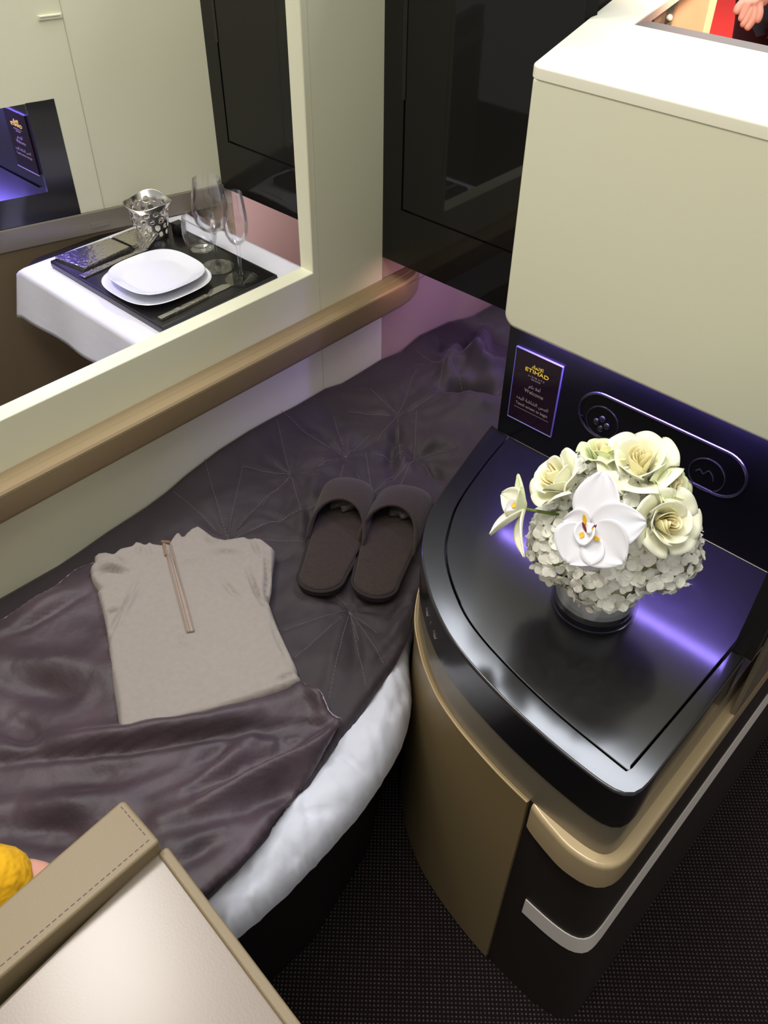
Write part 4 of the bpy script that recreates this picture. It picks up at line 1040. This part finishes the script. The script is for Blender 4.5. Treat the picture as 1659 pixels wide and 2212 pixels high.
sc4 = [at(x, y, 1, yb2-0.002) for x, y in ((8, 232), (55, 250), (82, 376), (38, 355))]
fx0 = (sc4[0].x+sc4[3].x)/2; fx1 = (sc4[1].x+sc4[2].x)/2; fz1 = (sc4[0].z+sc4[1].z)/2; fz0 = (sc4[2].z+sc4[3].z)/2
scr2 = thing('touch_screen', 'small dark touch screen in the blue-lit alcove beyond the wall opening', 'screen', (fx0, yb2, fz0))
sobj2 = obj('display', bx(fx0, fx1, yb2-0.003, yb2-0.0002, fz0, fz1, 0.0006), SCREEN, scr2)
screen_text((fx0+fx1)/2, fz0, fz1, yb2-0.0033, sobj2, k=(fx1-fx0)/(sx1-sx0))
obj('bezel', bx(fx0-0.001, fx1+0.001, yb2-0.004, yb2-0.0002, fz0-0.002, fz0-0.0003, 0.0003), GREYT, scr2)

# table with cloth
ZTAB = 0.672; X0, X1, Y0, Y1 = -1.640, -1.118, 0.690, 1.080
tb = thing('fold_out_table', 'fold-out dining table hidden under a white cloth beyond the wall opening', 'table', (-1.4, 0.88, 0))
obj('tabletop', prism(rounded([(X0-0.02, Y0+0.004), (X1, Y0+0.004), (X1, Y1), (X0-0.02, Y1)], [0.06, 0.0, 0.0, 0.05]), ZTAB-0.020, ZTAB-0.003, 0.003, 0.003), BLACKM, tb)
obj('support_arm', bx(-1.35, -1.118, 0.84, 0.92, 0.58, ZTAB-0.021, 0.004), BLACKM, tb)
# tablecloth: top plus front and left hangs
hang = [at(x, y, 1, Y0-0.02) for x, y in ((15, 655), (45, 682), (75, 700), (130, 738), (205, 782), (240, 800))]
HX = [p.x for p in hang]; HZ = [p.z for p in hang]
def clothmesh():
    bm = bmesh.new(); nx, ny = 70, 70; g = []
    fy = [i/ny for i in range(ny+1)]
    drop = 0.085
    total = (Y1-Y0)+drop+0.01
    for j in range(ny+1):
        s = fy[j]*total; row = []
        for i in range(nx+1):
            u = i/nx; x = X0-0.004+(X1-X0+0.003)*u
            n1 = noise.fractal(Vector((x*9, s*9, 2)), 1, 2, 3)
            if s < drop:                                   # hanging front
                k = (drop-s)/drop; zb_ = float(np.interp(x, HX, HZ)); y = Y0-0.006-0.014*k-0.004*k*math.sin(x*31+1)
                z = ZTAB-(ZTAB-zb_)*(1-(1-k)**1.0)
                if u < 0.06: x -= 0.030*k*(1-u/0.06)
                if s > drop*0.93: z = ZTAB-(ZTAB-zb_)*k*0.7
            else:
                y = Y0+(s-drop); z = ZTAB+0.0012+0.0012*n1
                e = (y-Y0)/0.008
                if e < 1: z -= 0.002*(1-e)**2
            if u < 0.03: z -= 0.012*((0.03-u)/0.03)
            y -= 0.010*math.sin(PI*min(1, max(0, (u-0.0)/0.4)))*(1 if s > total*0.95 else 0)
            row.append(bm.verts.new((x, y, z)))
        g.append(row)
    for j in range(ny):
        for i in range(nx): bm.faces.new((g[j][i], g[j][i+1], g[j+1][i+1], g[j+1][i]))
    return bm
o = obj('tablecloth', clothmesh(), CLOTH, None, auto=0, mods=[('SOLIDIFY', dict(thickness=0.0012, offset=0))])
tag(o, 'white tablecloth draped over the small table beyond the wall opening', 'tablecloth')
ZT = ZTAB+0.0035
tq = [at(x, y, 2, ZT+0.012) for x, y in ((112, 563), (345, 712), (585, 603), (395, 480))]
tx0 = tq[0].x; tx1 = (tq[1].x+tq[2].x)/2; ty0 = (tq[0].y+tq[1].y)/2; ty1 = (tq[2].y+tq[3].y)/2+0.0
tray = thing('serving_tray', 'rectangular black serving tray on the white tablecloth', 'tray', ((tx0+tx1)/2, (ty0+ty1)/2, ZT))
obj('tray_base', bx(tx0, tx1, ty0, ty1, ZT, ZT+0.012, 0.003), TRAY, tray)
bm = bmesh.new(); tube(bm, [(tx0+.003, ty0+.003, ZT+.012), (tx1-.003, ty0+.003, ZT+.012), (tx1-.003, ty1-.003, ZT+.012), (tx0+.003, ty1-.003, ZT+.012)], 0.0022, 8, closed=True); obj('tray_rim', bm, TRAY, tray)
ZR = ZT+0.0123
def T(px, py, z=None): return at(px, py, 2, ZR if z is None else z)
# plates
def plate(cx, cy, r, z, rot, label):
    bm = bmesh.new(); n = 72
    prof = [(0.0, 0.001), (0.62, 0.001), (0.70, 0.0), (0.74, 0.002), (0.98, 0.013), (1.0, 0.0145), (0.985, 0.0155), (0.75, 0.006), (0.66, 0.0042), (0, 0.0042)]
    rings = []
    for f, zz in prof:
        rg = []
        for k in range(n):
            a_ = 2*PI*k/n; e = 3.1; rad = r*f/((abs(math.cos(a_))**e+abs(math.sin(a_))**e)**(1/e)); rad = r*f*(0.10+0.90*rad/(r*f)) if f > 0 else 0
            rg.append(bm.verts.new((cx+rad*math.cos(a_+rot), cy+rad*math.sin(a_+rot), z+zz)))
        rings.append(rg)
    for a_, b_ in zip(rings, rings[1:]):
        for k in range(n): bm.faces.new((a_[k], a_[(k+1) % n], b_[(k+1) % n], b_[k]))
    bmesh.ops.remove_doubles(bm, verts=bm.verts, dist=1e-6)
    o = obj('plate', bm, PORC, None, auto=45); o['label'] = label; o['category'] = 'plate'; o['group'] = 'white plates on the tray'; return o
pc = at(342, 602, 2, ZR+0.012); pr_ = 0.092
plate(pc.x, pc.y-0.003, 0.094, ZR, 0.0, 'larger white square-rounded plate on the tray, under the smaller one')
plate(pc.x-0.004, pc.y+0.002, 0.083, ZR+0.0115, 0.0, 'smaller white square-rounded plate, on top of the larger plate')
# hammered metal dishes (closed boxes)
def fourpt(name, pxs, h, m, label, cat, group=None, w=0.002):
    q = [T(x, y, ZR+h) for x, y in pxs]; bm = prism([(v.x, v.y) for v in q], ZR, ZR+h, w, 0, 2)
    o = obj(name, bm, m, None, auto=40); return tag(o, label, cat, group)
fourpt('hammered_box', ((118, 553), (180, 578), (280, 532), (236, 513)), 0.010, HAMM, 'longer flat hammered metal box at the near-left corner of the tray', 'metal box', 'hammered metal boxes on the tray')
fourpt('hammered_box', ((242, 511), (286, 530), (330, 512), (290, 492)), 0.010, HAMM, 'shorter flat hammered metal box next to the perforated cup', 'metal box', 'hammered metal boxes on the tray')
# cutlery
def flat_path(name, pts, widths, m, th=0.002, z=None):
    P = [T(*p) for p in pts]; z = z or ZR
    bm = bmesh.new(); L_, R_ = [], []
    for i, p in enumerate(P):
        d = (P[min(i+1, len(P)-1)]-P[max(i-1, 0)]).normalized(); nn = Vector((-d.y, d.x, 0)); L_.append(p+nn*widths[i]); R_.append(p-nn*widths[i])
    poly = [(v.x, v.y) for v in R_+list(reversed(L_))]
    return prism(poly, z+0.0003, z+0.0003+th, 0.0005, 0, 2)
kn = thing('knife', 'steel table knife with hammered handle lying in front of the plates', 'knife', tuple(T(420, 655)))
obj('handle', flat_path('h', [(345, 692), (395, 668), (448, 642)], [.0055, .0058, .005], HAMM, 0.005), HAMM, kn)
obj('blade', flat_path('b', [(449, 641), (462, 630), (485, 620), (505, 614)], [.004, .0095, .0095, .002], STEEL, 0.0012), STEEL, kn)
fk = thing('fork', 'steel fork with its tines between the plates and the perforated cup', 'fork', tuple(T(310, 535)))
obj('handle', flat_path('h', [(177, 600), (215, 583), (262, 562), (292, 550)], [.008, .0085, .006, .005], HAMM, 0.003), HAMM, fk)
obj('head', flat_path('h', [(292, 549), (302, 542), (312, 537)], [.005, .0115, .0115], STEEL, 0.002), STEEL, fk)
P0, P1 = T(311, 537), T(337, 518); dv = (P1-P0).normalized(); nn = Vector((-dv.y, dv.x, 0))
for k in range(4):
    bm = bmesh.new(); o_ = nn*((k-1.5)*0.0062); tube(bm, [P0+o_+Vector((0, 0, .003)), P0.lerp(P1, .5)+o_+Vector((0, 0, .008)), P1+o_+Vector((0, 0, .014))], [0.0022, 0.0021, 0.0013], 6)
    obj('tine', bm, STEEL, fk)
# perforated cup
cp = T(330, 506); cr, ch = 0.041, 0.074
cup = thing('perforated_cup', 'shiny metal cup pierced with round holes and a wavy rim', 'cup', tuple(cp))
bm = bmesh.new(); NA, NH = 120, 50; g = []
rnd = random.Random(3); holes = [(((i % 13)+0.5*((i//13) % 2))/13*2*PI+rnd.uniform(-.06, .06), 0.012+0.0155*(i//13), rnd.uniform(0.0042, 0.0066)) for i in range(13*4)]
for j in range(NH+1):
    z = ch*j/NH; row = []
    for i in range(NA):
        a_ = 2*PI*i/NA; r = cr*(0.80+0.24*(z/ch)+0.22*max(0, (z/ch)-0.82)/0.18*(0.6+0.4*math.sin(3*a_)))
        zz = z*(1+0.05*math.sin(a_*3+1)*(z/ch)**3); row.append(bm.verts.new((cp.x+r*math.cos(a_), cp.y+r*math.sin(a_), cp.z+zz)))
    g.append(row)
for j in range(NH):
    for i in range(NA):
        a_ = 2*PI*(i+.5)/NA; z = ch*(j+.5)/NH; hit = False
        for ha, hz, hr in holes:
            da = (a_-ha+PI) % (2*PI)-PI
            if (da*cr*0.95)**2+(z-hz)**2 < hr*hr: hit = True; break
        if not hit: bm.faces.new((g[j][i], g[j][(i+1) % NA], g[j+1][(i+1) % NA], g[j+1][i]))
loose = [v for v in bm.verts if not v.link_faces]; bmesh.ops.delete(bm, geom=loose, context='VERTS')
obj('cup_wall', bm, STEEL, cup, mods=[('SOLIDIFY', dict(thickness=0.0012, offset=0))], auto=60)
obj('cup_base', lathe([(0, 0.001), (cr*0.80, 0.001), (cr*0.80, 0.003), (0, 0.003)], 40, tuple(cp)), STEEL, cup)
sp_ = T(388, 505); o = obj('pepper_pot', bx(sp_.x-.011, sp_.x+.011, sp_.y-.011, sp_.y+.011, ZR, ZR+0.026, 0.002), TRAY, None); tag(o, 'small black cube pot between the perforated cup and the tumbler', 'pot')
# glasses
def glass(name, prof, c, label):
    o = obj(name, lathe(prof, 56, tuple(c)), GLASS, None, auto=60); return tag(o, label, 'glass')
def stem_glass(name, c, foot, stem, bowl, label):
    outer = [(0, 0.0006), (foot, 0.0006), (foot, 0.0016), (foot*0.5, 0.0035), (0.0042, 0.008), (0.0032, 0.02), (0.0032, stem-0.008), (0.005, stem)]
    inner = []
    for r, z in bowl: outer.append((r, stem+z))
    rim = bowl[-1]
    for r, z in reversed(bowl[:-1]): inner.append((max(0.0, r-0.0011), stem+z+0.0018))
    return glass(name, outer+[(rim[0]-0.0010, stem+rim[1])]+inner+[(0, stem+0.004)], c, label)
stem_glass('wine_glass', T(470, 577), 0.033, 0.072, [(0.008, .002), (0.021, .010), (0.031, .024), (0.0355, .042), (0.034, .062), (0.030, .085), (0.026, .106)], 'tall wide-bowled wine glass standing behind the plates')
stem_glass('champagne_flute', T(522, 603), 0.032, 0.070, [(0.007, .002), (0.015, .010), (0.0215, .024), (0.0235, .042), (0.0225, .062), (0.020, .085), (0.0175, .102)], 'slim champagne flute at the right corner of the tray')
glass('tumbler', [(0, .0006), (.022, .0006), (.027, .004), (.033, .018), (.0355, .035), (.0345, .055), (.032, .072), (.0308, .0722), (.0332, .055), (.034, .035), (.0312, .02), (.024, .012), (0, .010)], T(436, 538), 'short rounded water tumbler between the cup and the wine glass')

# ================================================================= foreground seat shell
ZS = 0.70
seat = thing('seat_shell', 'champagne seat shell with beige leather roll in the lower left foreground', 'seat', (-0.25, -0.1, 0))
A_ = at(350, 1826, 2, ZS); B_ = at(645, 2212, 2, ZS); C_ = at(0, 2168, 2, ZS)
dA = (A_-B_); dL = (C_-A_)
p_tr = B_ - dA*0.35; p_bl = A_ + dL*3.0
shell = [(A_.x, A_.y), (p_tr.x, p_tr.y), (p_tr.x+dL.x*3, p_tr.y+dL.y*3), (p_bl.x, p_bl.y)]
obj('shell_top', prism(rounded(shell, [0.006, 0.01, 0, 0]), 0.45, ZS, 0.004, 0, 4), SHELL, seat)
obj('shell_base', prism(rounded([(a_[0]*0.985-0.002, a_[1]-0.012) for a_ in shell], [0.006, 0.01, 0, 0]), 0.0, 0.4495, 0, 0), BLACKM, seat, smooth=False)
# raised border along the outer edge
e1 = [at(361, 1826, 2, ZS+.003), at(500, 2005, 2, ZS+.003), at(652, 2212, 2, ZS+.003)]
d = (e1[2]-e1[0]).normalized(); nrm = Vector((-d.y, d.x, 0))*1.0
if nrm.y > 0: nrm = -nrm
e_end = e1[0]+d*0.5
pb = [(e1[0].x, e1[0].y), (e_end.x, e_end.y), (e_end.x+nrm.x*0.011, e_end.y+nrm.y*0.011), (e1[0].x+nrm.x*0.011, e1[0].y+nrm.y*0.011)]
obj('edge_border', prism(rounded(pb, [0.004, 0, 0, 0.004]), ZS-0.02, ZS+0.0035, 0.003, 0, 4), LEATH, seat)
# leather roll
ZL = ZS+0.020
r4 = [at(x, y, 2, ZL) for x, y in ((266, 1724), (345, 1816), (0, 2112), (0, 1954))]
dd1 = r4[2]-r4[1]; dd2 = r4[3]-r4[0]
poly = [(r4[0].x, r4[0].y), (r4[1].x, r4[1].y), (r4[1].x+dd1.x*2.4, r4[1].y+dd1.y*2.4), (r4[0].x+dd2.x*2.9, r4[0].y+dd2.y*2.9)]
obj('leather_roll', prism(rounded(poly, [0.006, 0.004, 0, 0]), ZS-0.16, ZL, 0.0035, 0, 4), LEATH, seat)
bm = bmesh.new()
def dashes(p, q, st=0.0062, ln=0.0038):
    n_ = int((q-p).length/st); d_ = (q-p).normalized()
    for i in range(n_): a_ = p+d_*st*i; tube(bm, [a_, a_+d_*ln], 0.00045, 4)
ofz = Vector((0, 0, 0.0002))
i1 = (r4[1]-r4[0]).normalized()
k_in = 0.0065
al_ = dd1.normalized()
dashes(r4[0]+al_*k_in+ofz+i1*0.006, r4[1]+al_*k_in+ofz-i1*0.008)
dashes(r4[1]+al_*k_in+ofz-i1*0.008, r4[2]+al_*0.1+ofz-i1*0.008)
obj('stitching', bm, THREAD, seat, smooth=False)

# ================================================================= people
# person in yellow, seated on the far side of the bed head; only the sleeve reaches the picture
py = thing('person', 'person in a mustard-yellow top, arm reaching in behind the leather roll at the left edge', 'person', (-0.84, -0.5, 0.46))
V = [(-.84, -.52, .59), (-.83, -.52, .80), (-.82, -.50, 1.00), (-.81, -.48, 1.09), (-.81, -.45, 1.20), (-.81, -.44, 1.29),
     (-.66, -.47, 1.00), (-.64, -.22, .79), (-.530, .053, .602), (-.480, .058, .572),
     (-.98, -.48, 1.00), (-1.00, -.38, .76), (-.96, -.20, .64), (-.95, -.14, .62),
     (-.76, -.50, .56), (-.76, -.20, .56), (-.93, -.05, .53), (-.92, -.50, .56), (-.94, -.26, .56)]
E_ = [(0, 1), (1, 2), (2, 3), (3, 4), (4, 5), (2, 6), (6, 7), (7, 8), (8, 9), (2, 10), (10, 11), (11, 12), (12, 13), (0, 14), (14, 15), (15, 16), (0, 17), (17, 18)]
Rr = [.13, .12, .13, .055, .085, .09, .055, .042, .026, .022, .055, .042, .026, .024, .085, .06, .045, .085, .06]
skin('body', V, E_, Rr, SKIN, py)
Vs = V[:3]+[V[6], V[7], V[8], V[10], V[11], V[12]]; Es = [(0, 1), (1, 2), (2, 3), (3, 4), (4, 5), (2, 6), (6, 7), (7, 8)]
skin('yellow_top', Vs, Es, [.14, .135, .14, .066, .054, .043, .066, .055, .045], YSHIRT, py)
bm = bmesh.new(); bmesh.ops.create_icosphere(bm, subdivisions=3, radius=0.105, matrix=Matrix.Translation((-.81, -.465, 1.29))); obj('hair', bm, HAIR, py)
# fingers of the reaching hand
fv = [(-.490, .058, .572)]; fe = []; fr = [.020]
for k in range(5):
    o_ = (k-2)*0.012; b0 = len(fv); l = (0.03, 0.045, 0.048, 0.044, 0.036)[k]
    fv += [(-.475, .056+o_, .566), (-.475+l*0.5, .054+o_, .556), (-.475+l*0.8, .052+o_, .540)]; fe += [(0, b0), (b0, b0+1), (b0+1, b0+2)]; fr += [.009, .0085, .007]
skin('hand', fv, fe, fr, SKIN, py, 1)

# beyond the cabinet: peach panel, standing person on the red carpet
yp = 1.75
pa = at(1518, 74, 1, yp)
pan = thing('peach_panel', 'peach-lit beige suite panel with a vertical trim, seen past the cream cabinet top', 'panel', (pa.x-0.3, yp, 0))
obj('panel_body', bx(pa.x-0.75, pa.x, yp, yp+0.03, 0, 1.38, 0.002), PEACH, pan)
sa = at(1455, 20, 1, yp)
obj('vertical_trim', bx(sa.x-0.011, sa.x+0.005, yp-0.006, yp-0.0002, 0.2, 1.38, 0.002), GREYT, pan)
kb = at(1446, 38, 1, yp-0.01); bm = bmesh.new(); bmesh.ops.create_uvsphere(bm, u_segments=16, v_segments=10, radius=0.006, matrix=Matrix.Translation(kb)); obj('knob', bm, CREAMT, pan)
l0 = at(1390, 48, 1, yp-0.004); l1 = at(1448, 0, 1, yp-0.004); dl = (l1-l0); bm = bmesh.new(); tube(bm, [l0-dl*0.3, l0+dl*1.2], 0.004, 8); obj('slanted_trim', bm, CREAMT, pan)

def person_standing():
    d = 2.95
    def W(px, py, dist):
        r = ray(px, py).normalized(); return CAM + r*dist
    root_p = Vector((-1.22, 2.95, 0))
    t_ = thing('person', 'person in dark trousers standing on the red carpet with one hand hanging down', 'person', tuple(root_p))
    hand = W(1625, 30, 2.75)                      # wrist height
    lk = W(1592, 10, 3.7); lf = W(1568, 86, 4.15); rk = W(1636, 66, 3.55); rf = W(1652, 108, 3.9)
    X = root_p
    hz = hand.z
    V = [(X.x, X.y+.35, .92), (X.x, X.y+.36, 1.15), (X.x, X.y+.36, 1.40), (X.x, X.y+.35, 1.50), (X.x, X.y+.34, 1.60), (X.x, X.y+.34, 1.70),
         (X.x+.19, X.y+.33, 1.40), (X.x+.25, X.y+.26, 1.14), (hand.x+.02, hand.y+.02, hz+.06),
         (X.x-.19, X.y+.33, 1.40), (X.x-.26, X.y+.36, 1.12), (X.x-.26, X.y+.30, .88)]
    E2 = [(0, 1), (1, 2), (2, 3), (3, 4), (4, 5), (2, 6), (6, 7), (7, 8), (2, 9), (9, 10), (10, 11)]
    R2 = [.12, .11, .13, .055, .085, .09, .055, .042, .027, .055, .042, .028]
    V += [(X.x+.08, X.y+.36, .84), (X.x+.10, X.y+.40, .48), (X.x+.12, X.y+.46, .06), (X.x-.08, X.y+.36, .84), (X.x-.12, X.y+.50, .48), (X.x-.16, X.y+.66, .06)]
    E2 += [(0, 12), (12, 13), (13, 14), (0, 15), (15, 16), (16, 17)]; R2 += [.085, .055, .038, .085, .055, .038]
    skin('body', V, E2, R2, SKIN, t_)
    Vt = [V[0], V[12], V[13], V[14], V[15], V[16], V[17]]
    skin('trousers', Vt, [(0, 1), (1, 2), (2, 3), (0, 4), (4, 5), (5, 6)], [.13, .095, .068, .055, .095, .068, .055], DARKCL, t_)
    Vj = [V[0], V[1], V[2], V[6], V[7], V[9], V[10]]
    skin('jacket', Vj, [(0, 1), (1, 2), (2, 3), (3, 4), (2, 5), (5, 6)], [.14, .125, .145, .068, .055, .068, .055], NAVY, t_)
    bm = bmesh.new(); bmesh.ops.create_icosphere(bm, subdivisions=3, radius=.105, matrix=Matrix.Translation((X.x, X.y+.37, 1.72))); obj('hair', bm, HAIR, t_)
    for q in (V[14], V[17]):
        obj('shoe', bx(q[0]-.045, q[0]+.045, q[1]-.17, q[1]+.09, 0.0, .07, .02, 3), SOLE, t_)
    # hand with separate fingers
    hp = Vector(V[8]); fv = [hp, W(1620, 8, 2.72)]; fe = [(0, 1)]; fr = [.026, .034]
    tips = [((1600, 8), (1592, 20), (1589, 33)), ((1612, 14), (1604, 36), (1598, 48)), ((1624, 16), (1612, 44), (1600, 60)), ((1634, 14), (1626, 44), (1610, 66)), ((1640, 8), (1640, 34), (1634, 52))]
    for k, ch_ in enumerate(tips):
        b0 = len(fv); fv += [W(*c, 2.70) for c in ch_]; fe += [(1, b0), (b0, b0+1), (b0+1, b0+2)]; fr += [.012, .011, .009]
    skin('hand', fv, fe, fr, SKIN, t_, 2)
person_standing()
